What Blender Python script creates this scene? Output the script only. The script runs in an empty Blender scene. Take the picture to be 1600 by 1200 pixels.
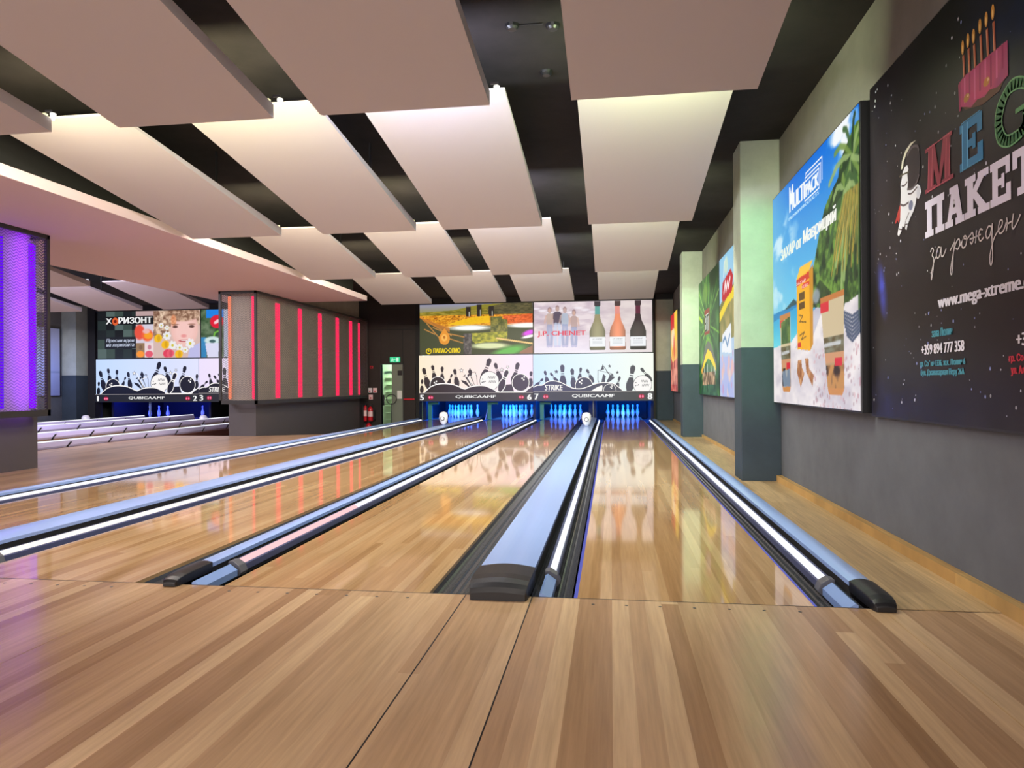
import bpy, bmesh, math, random
import numpy as np
from mathutils import Vector, Matrix
random.seed(4); np.random.seed(4)
S = bpy.context.scene; COL = S.collection
# ------------------------------------------------------------------ camera
F_PX = 1109.0; YAW = math.atan(154 / F_PX); PIT = math.radians(.08); ROLL = .006
fw = Vector((-math.sin(YAW) * math.cos(PIT), math.cos(YAW) * math.cos(PIT), math.sin(PIT)))
r0 = Vector((math.cos(YAW), math.sin(YAW), 0)); u0 = r0.cross(fw)
rr = r0 * math.cos(ROLL) - u0 * math.sin(ROLL); uu = u0 * math.cos(ROLL) + r0 * math.sin(ROLL)
cd = bpy.data.cameras.new('camera'); cam = bpy.data.objects.new('camera', cd); COL.objects.link(cam)
cam.matrix_world = Matrix(((rr.x, uu.x, -fw.x, 0), (rr.y, uu.y, -fw.y, 0), (rr.z, uu.z, -fw.z, 1.0), (0, 0, 0, 1)))
cd.sensor_width = 36; cd.lens = 36 * F_PX / 1600; cd.clip_start = .02; cd.clip_end = 100
S.camera = cam
# ------------------------------------------------------------------ world, view, lights
W = bpy.data.worlds.new('world'); S.world = W; W.use_nodes = True
W.node_tree.nodes['Background'].inputs[0].default_value = (1, .92, .92, 1)
W.node_tree.nodes['Background'].inputs[1].default_value = 2.5
S.view_settings.view_transform = 'Standard'; S.view_settings.look = 'None'
S.view_settings.gamma = 1; S.view_settings.exposure = 0.0; S.view_settings.use_curve_mapping = False
S.cycles.use_denoising = True; S.cycles.max_bounces = 7; S.cycles.diffuse_bounces = 4; S.cycles.glossy_bounces = 4
S.cycles.transparent_max_bounces = 12; S.cycles.sample_clamp_indirect = 4
S.cycles.caustics_reflective = False; S.cycles.caustics_refractive = False


def area(name, loc, to, sx, sy, power, col, spread=180):
    l = bpy.data.lights.new(name, 'AREA'); l.shape = 'RECTANGLE'; l.size = sx; l.size_y = sy
    l.energy = power; l.color = col; l.spread = math.radians(spread)
    o = bpy.data.objects.new(name, l); COL.objects.link(o); o.location = loc
    d = Vector(to) - Vector(loc); o.rotation_euler = d.to_track_quat('-Z', 'Y').to_euler()
    return o


ZC = 3.49                                   # black ceiling
PCOLS = [(-.24, .92, (.80, 1, .52)), (-1.94, -.775, (.74, .78, 1)), (-3.44, -2.28, (1, .95, .52)), (-5.14, -3.97, (1, .93, .55)),
         (-10.5, -9.34, (.9, .85, 1)), (-12.2, -11.04, (.85, .85, 1)), (-13.8, -12.64, (1, .86, .9)), (-15.5, -14.34, (1, .95, .8))]
FILL_COLS = [(.94, 1, .80), (.92, .94, 1), (1, .94, .86), (1, .86, .80), (.80, .78, 1)]
PROWS = [4.6, 8.2, 11.7, 15.55]; PNEAR = [(1.4, 3.22), (5.28, 3.22), (9.38, 3.2), (13.5, 3.2)]
for ci, (xa, xb, c) in enumerate(PCOLS):
    for ri, yf in enumerate(PROWS[:3]):
        if ci > 3 and ri == 0: continue
        if ci == 3: xa = -4.75
        area('led_lamp', ((xa + xb) / 2, yf + .05, 2.95), ((xa + xb) / 2, yf + 2.0, 3.42), xb - xa, .06, ((36, 36, 36, 24)[ci] if ci < 4 else 20), c, 180)
        area('floor_fill', ((xa + xb) / 2, yf + .06, 2.92), ((xa + xb) / 2, yf + 1.2, .8), xb - xa, .06, (56 if ci < 4 else 36), FILL_COLS[min(ci, 4)], 180)  # added fill light, no fixture: brightens floor and lanes from behind the panel edges
# unseen fill lights added behind the camera to brighten the near end
for x in (-6.5, -3.2, .2):
    area('hall_fill', (x, -1.2, 3.3), (x, .8, 0), 1.6, .5, 60, (1, .88, .78))
# green spot lamps on the pillars


def spot(name, loc, to, power, col, ang):
    l = bpy.data.lights.new(name, 'SPOT'); l.energy = power; l.color = col; l.spot_size = math.radians(ang); l.spot_blend = .6; l.shadow_soft_size = .04
    o = bpy.data.objects.new(name, l); COL.objects.link(o); o.location = loc
    o.rotation_euler = (Vector(to) - Vector(loc)).to_track_quat('-Z', 'Y').to_euler()


spot('green_lamp', (.98, 4.72, 3.0), (1.48, 7.54, 1.9), 260, (.10, 1, .28), 42)
spot('green_lamp', (.98, 11.75, 3.0), (1.5, 13.7, 1.7), 85, (.2, 1, .3), 60)
# light tape along the edge of the flat soffit, violet light tape inside the near cage
area('soffit_lamp', (-5.2, 9.5, 3.25), (-5.32, 9.5, 2.9), 12.5, .03, 13, (1, 1, .55))
area('violet_lamp', (-6.9, 7.75, 1.8), (-7.08, 7.66, 1.8), .03, 2.1, 20, (.20, .0, 1))
area('violet_lamp', (-6.9, 7.2, 1.8), (-7.08, 7.15, 1.8), .03, 2.1, 14, (.14, .0, 1))
# lilac lamps over the far lanes on the left
area('lilac_lamp', (-12, 12.5, 3.2), (-12, 13.5, 0), 5, .4, 230, (.72, .68, 1))
area('lilac_lamp', (-15.6, 18.2, 1.6), (-16.2, 19.5, 1.4), .3, .3, 10, (.35, .5, 1))


# ------------------------------------------------------------------ materials
def s2l(c):
    c = np.asarray(c, float)
    return np.where(c <= .04045, c / 12.92, ((c + .055) / 1.055) ** 2.4)


def L3(r, g, b): return tuple(float(v) for v in s2l((r / 255, g / 255, b / 255))) + (1,)


def mat(name, col, rough=.6, metal=0, spec=.5, emit=None, es=1.0, coat=0):
    m = bpy.data.materials.new(name); m.use_nodes = True
    b = m.node_tree.nodes['Principled BSDF']
    b.inputs['Base Color'].default_value = col; b.inputs['Roughness'].default_value = rough
    b.inputs['Metallic'].default_value = metal; b.inputs['Specular IOR Level'].default_value = spec
    b.inputs['Coat Weight'].default_value = coat
    if emit: b.inputs['Emission Color'].default_value = emit; b.inputs['Emission Strength'].default_value = es
    return m


def NT(m): return m.node_tree.nodes, m.node_tree.links


def N(m, t, **kw):
    n = m.node_tree.nodes.new(t)
    for k, v in kw.items(): setattr(n, k, v)
    return n


def mth(m, op, a, b=None):
    n = N(m, 'ShaderNodeMath', operation=op); lk = m.node_tree.links
    for i, v in enumerate((a, b)):
        if v is None: continue
        if isinstance(v, (int, float)): n.inputs[i].default_value = v
        else: lk.new(v, n.inputs[i])
    return n.outputs[0]


def ramp(m, fac, stops):
    n = N(m, 'ShaderNodeValToRGB'); e = n.color_ramp.elements
    while len(e) < len(stops): e.new(.5)
    for k, (p, c) in enumerate(stops): e[k].position = p; e[k].color = c
    m.node_tree.links.new(fac, n.inputs[0]); return n.outputs[0]


def mix(m, fac, a, b, mode='MIX'):
    n = N(m, 'ShaderNodeMix', data_type='RGBA', blend_type=mode); lk = m.node_tree.links
    for i, v in ((0, fac), (6, a), (7, b)):
        if isinstance(v, (int, float, tuple)): n.inputs[i].default_value = v
        else: lk.new(v, n.inputs[i])
    return n.outputs[2]


def noise(m, vec, scale, det=3, rough=.55):
    n = N(m, 'ShaderNodeTexNoise'); n.inputs['Scale'].default_value = scale; n.inputs['Detail'].default_value = det
    n.inputs['Roughness'].default_value = rough; m.node_tree.links.new(vec, n.inputs['Vector']); return n.outputs[0]


def mapped(m, scale, loc=(0, 0, 0)):
    t = N(m, 'ShaderNodeNewGeometry'); p = N(m, 'ShaderNodeMapping')
    p.inputs['Scale'].default_value = scale; p.inputs['Location'].default_value = loc
    m.node_tree.links.new(t.outputs['Position'], p.inputs['Vector']); return p.outputs[0]


def wood(name, bw, blen, stops, rough, grain=.35, spec=.5, seam=0.0, coat=0.0):
    """boards of width bw and length blen running along the lanes"""
    m = mat(name, (1, 1, 1, 1), rough, spec=spec, coat=coat); lk = m.node_tree.links
    g = N(m, 'ShaderNodeNewGeometry'); sp = N(m, 'ShaderNodeSeparateXYZ'); lk.new(g.outputs['Position'], sp.inputs[0])
    xb = mth(m, 'DIVIDE', sp.outputs[0], bw); ix = mth(m, 'FLOOR', xb)
    wn0 = N(m, 'ShaderNodeTexWhiteNoise', noise_dimensions='1D'); lk.new(ix, wn0.inputs['W'])
    yo = mth(m, 'ADD', mth(m, 'DIVIDE', sp.outputs[1], blen), mth(m, 'MULTIPLY', wn0.outputs[0], 7.3)); iy = mth(m, 'FLOOR', yo)
    cb = N(m, 'ShaderNodeCombineXYZ'); lk.new(ix, cb.inputs[0]); lk.new(iy, cb.inputs[1])
    wn = N(m, 'ShaderNodeTexWhiteNoise', noise_dimensions='2D'); lk.new(cb.outputs[0], wn.inputs['Vector'])
    c = ramp(m, wn.outputs[0], stops)
    gn = noise(m, mapped(m, (55, 2.2, 1)), 1.0, 5, .6)
    gn2 = noise(m, mapped(m, (9, .5, 1)), 1.0, 3)
    dark = ramp(m, gn, [(.3, (1 - grain,) * 3 + (1,)), (.7, (1 + grain * .25,) * 3 + (1,))])
    dark2 = ramp(m, gn2, [(.3, (.88, .86, .84, 1)), (.7, (1.06, 1.06, 1.06, 1))])
    c = mix(m, 1.0, mix(m, 1.0, c, dark, 'MULTIPLY'), dark2, 'MULTIPLY')
    if seam:
        fr = mth(m, 'FRACT', xb); s = mth(m, 'LESS_THAN', fr, seam / bw)
        c = mix(m, mth(m, 'MULTIPLY', s, .35), c, (.05, .03, .02, 1))
    lk.new(c, m.node_tree.nodes['Principled BSDF'].inputs['Base Color'])
    return m


def plaster(name, low, high, zs, rough=.85, mot=.12):
    m = mat(name, (1, 1, 1, 1), rough, spec=.3); lk = m.node_tree.links
    g = N(m, 'ShaderNodeNewGeometry'); sp = N(m, 'ShaderNodeSeparateXYZ'); lk.new(g.outputs['Position'], sp.inputs[0])
    n1 = noise(m, mapped(m, (1, 1, 1)), 3.0, 6, .65)
    t = ramp(m, n1, [(.3, (1 - mot,) * 3 + (1,)), (.7, (1 + mot,) * 3 + (1,))])
    f = mth(m, 'GREATER_THAN', sp.outputs[2], zs)
    c = mix(m, 1.0, mix(m, f, low, high), t, 'MULTIPLY')
    lk.new(c, m.node_tree.nodes['Principled BSDF'].inputs['Base Color']); return m


def colattr(name, emit=0.0, rough=.4, diffuse=False):
    m = mat(name, (0, 0, 0, 1), rough, spec=.3); lk = m.node_tree.links
    a = N(m, 'ShaderNodeAttribute', attribute_name='Col'); b = m.node_tree.nodes['Principled BSDF']
    if diffuse: lk.new(a.outputs[0], b.inputs['Base Color'])
    else:
        lk.new(a.outputs[0], b.inputs['Emission Color']); b.inputs['Emission Strength'].default_value = emit
    return m


def emis(name, col, s):
    m = bpy.data.materials.new(name); m.use_nodes = True; n, lk = NT(m); n.remove(n['Principled BSDF'])
    e = n.new('ShaderNodeEmission'); e.inputs[0].default_value = col; e.inputs[1].default_value = s
    lk.new(e.outputs[0], n['Material Output'].inputs[0]); return m


M = {}
M['approach'] = wood('approach_boards', .074, 16.0, [(0, L3(166, 130, 94)), (.3, L3(184, 147, 109)), (.65, L3(202, 167, 127)), (1, L3(222, 190, 148))], .2, .2)
M['lane'] = wood('lane_boards', .0265 * 2, 3.2, [(0, L3(182, 142, 98)), (.5, L3(196, 156, 110)), (1, L3(208, 172, 126))], .06, .18, coat=.15)
M['oak'] = wood('oak_floor', .19, 1.3, [(0, L3(172, 142, 104)), (.5, L3(188, 158, 116)), (1, L3(202, 172, 130))], .35, .38, seam=.003)
M['oak_grey'] = wood('oak_walkway', .12, 1.6, [(0, L3(158, 128, 100)), (.5, L3(172, 140, 110)), (1, L3(186, 154, 122))], .3, .25)
M['skirt'] = wood('oak_skirting', .5, 1.7, [(0, L3(186, 146, 88)), (1, L3(204, 166, 106))], .45, .4)
M['black_ceiling'] = plaster('black_ceiling', (.016, .0125, .0135, 1), (.016, .0125, .0135, 1), 0, .9, .35)
M['panel'] = mat('white_panel', L3(190, 181, 183), .75, spec=.25)
M['soffit'] = mat('white_soffit', L3(224, 200, 206), .75, spec=.25)
M['wall'] = plaster('grey_plaster', L3(98, 100, 106), L3(116, 112, 106), 1.37)
M['pillar'] = plaster('pillar_plaster', L3(58, 68, 78), L3(164, 168, 156), 1.37)
M['wall_dark'] = plaster('dark_brown_wall', L3(46, 38, 36), L3(46, 38, 36), 0, .55)
M['black'] = mat('black_plastic', (.012, .012, .014, 1), .35)
M['blackmatt'] = mat('black_matt', (.012, .011, .012, 1), .8)
M['frame'] = mat('dark_steel', (.035, .032, .032, 1), .5, .3)
M['gutter'] = mat('dark_gutter', (.06, .062, .07, 1), .22, spec=.6)
M['silver'] = mat('silver_cover', L3(162, 190, 246), .22, .1)
M['pale'] = mat('pale_blue_bar', L3(138, 168, 222), .35, .1)
M['rail_body'] = mat('grey_blue_rail', L3(92, 98, 134), .3, .2)
M['rail'] = emis('lit_rail_white', (.93, .95, 1, 1), 1.15)
M['rail_warm'] = emis('lit_rail_warm', (1, .95, .86, 1), 1.15)
M['rail_pink'] = emis('lit_rail_pink', (1, .60, .62, 1), 1.1)
M['edge_blue'] = emis('blue_edge_light', (.20, .22, .85, 1), .6)
M['bracket'] = mat('grey_bracket', (.12, .12, .135, 1), .4)
M['hood'] = mat('white_hood', L3(232, 232, 240), .25)
M['pin'] = mat('pin_white', L3(236, 236, 236), .3)
M['teal'] = mat('teal_post', L3(40, 130, 140), .5, emit=None)
M['core'] = plaster('core_concrete', L3(158, 146, 136), L3(158, 146, 136), 1.2)
M['plinth'] = mat('anthracite_plinth', L3(74, 68, 70), .6)
M['red_led'] = emis('red_led', (1, .015, .10, 1), 1.6)
M['orange_led'] = emis('orange_led', (1, .22, .10, 1), 1.25)
M['violet_led'] = emis('violet_led', (.17, .0, 1, 1), 1.7)
M['violet_led2'] = emis('violet_led_soft', (.13, .0, 1, 1), 1.1)
M['white_led'] = emis('white_led', (1, .97, .86, 1), 2.0)
M['red'] = mat('red_enamel', L3(196, 20, 36), .35)
M['white'] = mat('white_paint', L3(226, 222, 220), .5)
M['grey_leaf'] = mat('grey_door_leaf', L3(120, 124, 112), .5)
M['green_room'] = mat('pale_green_room', L3(196, 226, 186), .7)
M['exit'] = emis('exit_green', (.05, .62, .28, 1), 1.0)
M['exitw'] = emis('exit_white', (.7, 1, .85, 1), 1.0)
M['pit'] = mat('pit_curtain', (.004, .004, .008, 1), .7)
M['print'] = colattr('backlit_print', 1.0)
M['printdim'] = colattr('printed_board', diffuse=True, rough=.3)
M['lettering_white'] = emis('lit_letters_white', (.9, .9, .92, 1), 1.0)
M['led_strip'] = emis('led_strip', (1, .95, .8, 1), 1.6)
M['carpet'] = mat('black_service_floor', (.016, .015, .016, 1), .9)

# perforated steel sheet: zigzag slots cut through
mm = bpy.data.materials.new('perforated_steel'); mm.use_nodes = True; nn, lk = NT(mm)
b = nn['Principled BSDF']; b.inputs['Base Color'].default_value = (.12, .11, .105, 1); b.inputs['Roughness'].default_value = .55; b.inputs['Metallic'].default_value = .2
g = nn.new('ShaderNodeNewGeometry'); sp = nn.new('ShaderNodeSeparateXYZ'); lk.new(g.outputs['Position'], sp.inputs[0])
hor = mth(mm, 'ADD', sp.outputs[0], sp.outputs[1])
zig = mth(mm, 'ABSOLUTE', mth(mm, 'SUBTRACT', mth(mm, 'FRACT', mth(mm, 'DIVIDE', hor, .085)), .5))
ph = mth(mm, 'FRACT', mth(mm, 'ADD', mth(mm, 'DIVIDE', sp.outputs[2], .034), mth(mm, 'MULTIPLY', zig, 1.7)))
hole = mth(mm, 'GREATER_THAN', ph, .3)
tr = nn.new('ShaderNodeBsdfTransparent'); mx = nn.new('ShaderNodeMixShader')
lk.new(hole, mx.inputs[0]); lk.new(b.outputs[0], mx.inputs[1]); lk.new(tr.outputs[0], mx.inputs[2]); lk.new(mx.outputs[0], nn['Material Output'].inputs[0])
M['mesh'] = mm


# ------------------------------------------------------------------ geometry helpers
class MB:
    def __init__(s): s.v = []; s.f = []; s.smooth = False

    def add(s, vs, fs):
        o = len(s.v); s.v += [tuple(p) for p in vs]; s.f += [tuple(i + o for i in q) for q in fs]; return s

    def box(s, x0, x1, y0, y1, z0, z1):
        return s.add([(x0, y0, z0), (x1, y0, z0), (x1, y1, z0), (x0, y1, z0), (x0, y0, z1), (x1, y0, z1), (x1, y1, z1), (x0, y1, z1)],
                     [(0, 3, 2, 1), (4, 5, 6, 7), (0, 1, 5, 4), (1, 2, 6, 5), (2, 3, 7, 6), (3, 0, 4, 7)])

    def prism_y(s, prof, y0, y1, cap=True):
        """profile of (x, z) points swept along the lanes"""
        n = len(prof); vs = [(x, y0, z) for x, z in prof] + [(x, y1, z) for x, z in prof]
        fs = [(i, (i + 1) % n, (i + 1) % n + n, i + n) for i in range(n)]
        if cap: fs += [tuple(range(n - 1, -1, -1)), tuple(range(n, 2 * n))]
        return s.add(vs, fs)

    def sheet_y(s, prof, y0, y1):
        n = len(prof)
        return s.add([(x, y0, z) for x, z in prof] + [(x, y1, z) for x, z in prof], [(i, i + 1, i + 1 + n, i + n) for i in range(n - 1)])

    def lathe(s, prof, c=(0, 0, 0), seg=16, axis='z'):
        n = len(prof); vs = []; fs = []
        for r, z in prof:
            for k in range(seg):
                a = 2 * math.pi * k / seg; p = (r * math.cos(a), r * math.sin(a), z)
                if axis == 'x': p = (p[2], p[0], p[1])
                if axis == 'y': p = (p[0], p[2], p[1])
                vs.append((p[0] + c[0], p[1] + c[1], p[2] + c[2]))
        for i in range(n - 1):
            for k in range(seg):
                fs.append((i * seg + k, i * seg + (k + 1) % seg, (i + 1) * seg + (k + 1) % seg, (i + 1) * seg + k))
        fs += [tuple(range(seg - 1, -1, -1)), tuple((n - 1) * seg + k for k in range(seg))]
        return s.add(vs, fs)

    def tube(s, pts, r, seg=8):
        pts = [Vector(p) for p in pts]; vs = []; fs = []
        for i, p in enumerate(pts):
            d = (pts[min(i + 1, len(pts) - 1)] - pts[max(i - 1, 0)]).normalized()
            a = d.orthogonal().normalized() if i == 0 else (a - d * a.dot(d)).normalized()
            b_ = d.cross(a)
            for k in range(seg):
                t = 2 * math.pi * k / seg; vs.append(p + a * r * math.cos(t) + b_ * r * math.sin(t))
        for i in range(len(pts) - 1):
            for k in range(seg):
                fs.append((i * seg + k, i * seg + (k + 1) % seg, (i + 1) * seg + (k + 1) % seg, (i + 1) * seg + k))
        fs += [tuple(range(seg - 1, -1, -1)), tuple((len(pts) - 1) * seg + k for k in range(seg))]
        return s.add(vs, fs)

    def build(s, name, m, parent=None, bevel=0, smooth=False, label=None):
        me = bpy.data.meshes.new(name); me.from_pydata(s.v, [], s.f)
        bm = bmesh.new(); bm.from_mesh(me); bmesh.ops.recalc_face_normals(bm, faces=bm.faces); bm.to_mesh(me); bm.free()
        me.materials.append(m)
        if smooth:
            for p in me.polygons: p.use_smooth = True
        o = bpy.data.objects.new(name, me); COL.objects.link(o)
        if parent:
            o.parent = parent; o.matrix_parent_inverse = Matrix.Translation(parent.location).inverted()
        if bevel:
            bv = o.modifiers.new('bevel', 'BEVEL'); bv.width = bevel; bv.segments = 2; bv.limit_method = 'ANGLE'
        if label: o['label'] = label
        return o


def tag(o, label=None, cat=None, group=None, kind=None):
    if label: o['label'] = label
    if cat: o['category'] = cat
    if group: o['group'] = group
    if kind: o['kind'] = kind
    return o


def thing(name, label, cat, loc, group=None):
    o = bpy.data.objects.new(name, None); COL.objects.link(o); o.location = loc; o.empty_display_size = .1
    return tag(o, label, cat, group)


def copy_tree(o):
    c = o.copy(); COL.objects.link(c)
    for ch in o.children:
        d = ch.copy(); COL.objects.link(d); d.parent = c
    return c


def struct(name, mb, m, parent=None, **kw):
    o = mb.build(name, m, parent, **kw)
    if not parent: o['kind'] = 'structure'
    return o


# ------------------------------------------------------------------ the shell
Y0 = -2.6; YF = 3.335; XL = -16.45; XR = 1.72; YB = 24.0
fl = struct('floor', MB().box(-8.0, 1.68, Y0, YF - .006, -.1, 0), M['approach'])
fl['label'] = 'glossy pale wooden approach floor in long boards'
sm = MB()
for x in (-.69, -.372): sm.box(x - .0025, x + .0025, Y0, YF - .008, -.01, .0006)
struct('floor_joint', sm, M['blackmatt'], fl)
sm = MB()
for x in (-2.2, 1.18): sm.box(x - .0012, x + .0012, Y0, YF - .008, -.01, .0006)
struct('floor_joint', sm, M['skirt'], fl)
LANES = {8: (-.16, .898), 7: (-1.93, -.873), 6: (-3.46, -2.42), 5: (-5.22, -4.165)}
for ln in (5, 6, 7, 8):
    for k in range(7):
        MB().lathe([(.0001, .0008), (.007, .0008), (.008, 0)], (LANES[ln][0] + .075 + .15 * k, YF - .085, 0), 10).build('floor_screw', M['frame'], fl)
struct('floor', MB().box(XL, 1.66, YF - .006, YF, -.3, .0004), M['blackmatt'])['label'] = 'thin black joint along the foul line'
struct('floor', MB().box(1.235, XR, YF, 20.9, -.1, .004), M['oak'])['label'] = 'oak strip floor along the right wall'
wf = MB().add([(-9.0, YF, .004), (-5.56, YF, .004), (-5.56, 14.15, .004), (-7.13, 13.45, .004), (-9.0, 13.45, .004),
               (-9.0, YF, -.45), (-5.56, YF, -.45), (-5.56, 14.15, -.45), (-7.13, 13.45, -.45), (-9.0, 13.45, -.45)],
              [(0, 1, 2, 3, 4), (9, 8, 7, 6, 5), (0, 5, 6, 1), (1, 6, 7, 2), (2, 7, 8, 3), (3, 8, 9, 4), (4, 9, 5, 0)])
struct('floor', wf, M['oak_grey'])['label'] = 'wooden walkway between the two groups of lanes'
struct('floor', MB().box(-9.0, -5.56, 13.46, YB, -.6, -.45), M['carpet'])['label'] = 'lowered black service floor in front of the exit'
struct('floor', MB().box(-20, 3, Y0, YB, -.7, -.6), M['blackmatt'])['label'] = 'black subfloor under the lanes'
struct('floor', MB().box(XL, -8.0, Y0, YF - .006, -.1, 0), M['approach'])['label'] = 'approach floor of the far left lanes'
struct('ceiling', MB().box(XL - .1, XR + .2, Y0, YB, ZC, ZC + .1), M['black_ceiling'])['label'] = 'black ceiling above the white panels'
struct('wall_right', MB().box(XR, XR + .2, Y0, YB, -.6, ZC), M['wall'])
struct('wall_left', MB().box(XL - .2, XL, Y0, YB, -.6, ZC), M['wall'])
struct('wall_back', MB().box(XL, XR, YB, YB + .15, -.6, ZC), M['blackmatt'])
struct('baseboard_right', MB().box(1.67, XR, Y0, 7.54, 0, .065).box(1.69, XR, 7.96, 13.68, 0, .05).box(1.69, XR, 14.1, 20.46, 0, .05), M['skirt'])
sf = struct('trim_1', MB().box(-8.5, -5.32, Y0, 15.1, 2.88, 2.99), M['soffit'], bevel=.004)
sf['label'] = 'long flat white ceiling soffit over the walkway'
struct('trim_2', MB().box(-8.4, -5.6, Y0, 15.0, 2.99, ZC), M['blackmatt'])['label'] = 'black void above the flat soffit'

pl = [('wall pillar beside the beach billboard, nearest to the camera', 7.54, 1.33), ('second wall pillar, behind the near one and lit pale green', 13.68, 1.345),
      ('farthest wall pillar, grey, touching the right end of the masking panels', 20.0, 1.20)]
for lab, y, x in pl:
    tag(MB().box(x, XR, y, y + .42, 0, ZC).build('wall_pillar', M['pillar'], bevel=.006), 'square two-tone plaster ' + lab, 'pillar', 'wall pillars')
tag(MB().box(XL, -15.97, 19.4, 19.9, -.1, ZC).build('wall_pillar', M['pillar'], bevel=.006), 'two-tone pillar lit blue at the left end of the far lanes', 'pillar')

# ------------------------------------------------------------------ ceiling panels
ROWN = ['nearest row, cut by the top of the photo', 'second row back', 'third row back', 'last row, just in front of the screens']
COLN = ['over lane 8, closest to the right wall', 'over lane 7, second from the right wall', 'over lane 6, third from the right wall', 'over lane 5, beside the flat soffit',
        'over lane 4, beyond the soffit', 'over lane 3, beyond the soffit', 'over lane 2, beyond the soffit', 'over lane 1, beside the left wall']
for ci, (xa, xb, c) in enumerate(PCOLS):
    lm = emis('led_tape', tuple(c) + (1,), 1.4)
    for ri, yf in enumerate(PROWS):
        if ci > 3 and ri == 0: continue
        t = thing('ceiling_panel', 'white sloping ceiling panel %s, %s' % (COLN[ci], ROWN[ri]), 'ceiling panel', ((xa + xb) / 2, yf, 2.84), 'sloping ceiling panels')
        yn, zn = PNEAR[ri]; th = .095
        MB().add([(x, y, z) for x in (xa, xb) for (y, z) in ((yf, 2.84), (yn, zn), (yn, zn + .02), (yf, 2.84 + th))],
                 [(0, 1, 2, 3), (4, 7, 6, 5), (0, 4, 5, 1), (1, 5, 6, 2), (2, 6, 7, 3), (3, 7, 4, 0)]).build('panel', M['panel'], t)
        if ri < 3:
            MB().box(xa + .03, xb - .01, yf - .05, yf - .02, 2.84 + th, 2.84 + th + .025).build('led_strip', lm, t)
        h = MB()
        for x in (xa + .15, xb - .15):
            h.box(x - .008, x + .008, yf - 1.2, yf - 1.184, 3.12, ZC)
        h.build('hanger', M['black'], t)
for x, y in ((-3.98, 4.58), (-2.26, 4.58), (-.765, 4.60)):
    t = thing('spot_lamp', 'small bright spot lamp clipped to the panel corner over lane ' + {-3.98: '5', -2.26: '6', -.765: '7'}[x], 'lamp', (x, y, 3.02), 'corner spot lamps')
    MB().box(x + .0, x + .05, y - .03, y - .02, 2.965, 2.98).build('bracket', M['bracket'], t)
    MB().lathe([(.008, -.035), (.02, .0), (.02, .015), (.008, .02)], (x + .035, y + .005, 2.95), 12).build('bulb', M['white_led'], t, smooth=True)
for i, (x, y) in enumerate(((-.66, 4.86), (-.38, 4.9), (-.49, 5.62))):
    t = thing('smoke_detector', 'small black detector on the black ceiling, ' + ['left of the nearest two', 'right of the nearest two', 'behind the nearest two'][i], 'detector', (x, y, ZC), 'ceiling detectors')
    MB().lathe([(.03, -.035), (.045, -.02), (.05, 0)], (x, y, ZC), 14).build('housing', M['black'], t)
    if i == 0: MB().tube([(x, y, ZC - .008), (x + .21, y, ZC - .008)], .005).build('cable', M['black'], t)

# ------------------------------------------------------------------ lanes 5 to 8
YE = 22.75
LN = {5: 'fourth lane from the right', 6: 'third lane from the right', 7: 'second lane from the right', 8: 'lane nearest the right wall'}
for n, (a, b_) in LANES.items():
    t = thing('bowling_lane', 'glossy wooden bowling lane, the %s' % LN[n], 'bowling lane', ((a + b_) / 2, YF, 0), 'bowling lanes')
    MB().box(a, b_, YF, YE, -.12, 0).build('lane_bed', M['lane'], t)
    if n == 8:
        MB().box(a - .018, a, YF, 20, -.03, -.006).build('edge_light', M['edge_blue'], t)
        MB().box(b_, b_ + .016, YF, 20, -.03, -.004).build('edge_light', M['edge_blue'], t)


def gutter(x0, x1, lab):
    prof = []; n = 24
    for i in range(n + 1):
        u = i / n; x = x0 + (x1 - x0) * u
        z = -.02 - .055 * math.sin(math.pi * min(1, max(0, u))) ** .5
        if 4 < i < 20 and i % 4 == 2: z += .006
        prof.append((x, z))
    mb = MB().sheet_y(prof, YF, YE - .6)
    mb.sheet_y([(x, z - .008) for x, z in prof], YF, YE - .6)
    tag(mb.build('gutter', M['gutter']), lab, 'gutter', 'ball gutters')


gutter(.914, 1.13, 'dark ball gutter on the right of lane 8')
gutter(-.385, -.19, 'dark ball gutter on the left of lane 8')
gutter(-.873, -.665, 'dark ball gutter on the right of lane 7')
gutter(-2.15, -1.93, 'dark ball gutter on the left of lane 7')
gutter(-2.42, -2.238, 'dark ball gutter on the right of lane 6')
gutter(-3.68, -3.46, 'dark ball gutter on the left of lane 6')
gutter(-4.165, -3.96, 'dark ball gutter on the right of lane 5')
gutter(-5.45, -5.22, 'dark ball gutter on the left of lane 5')


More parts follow.
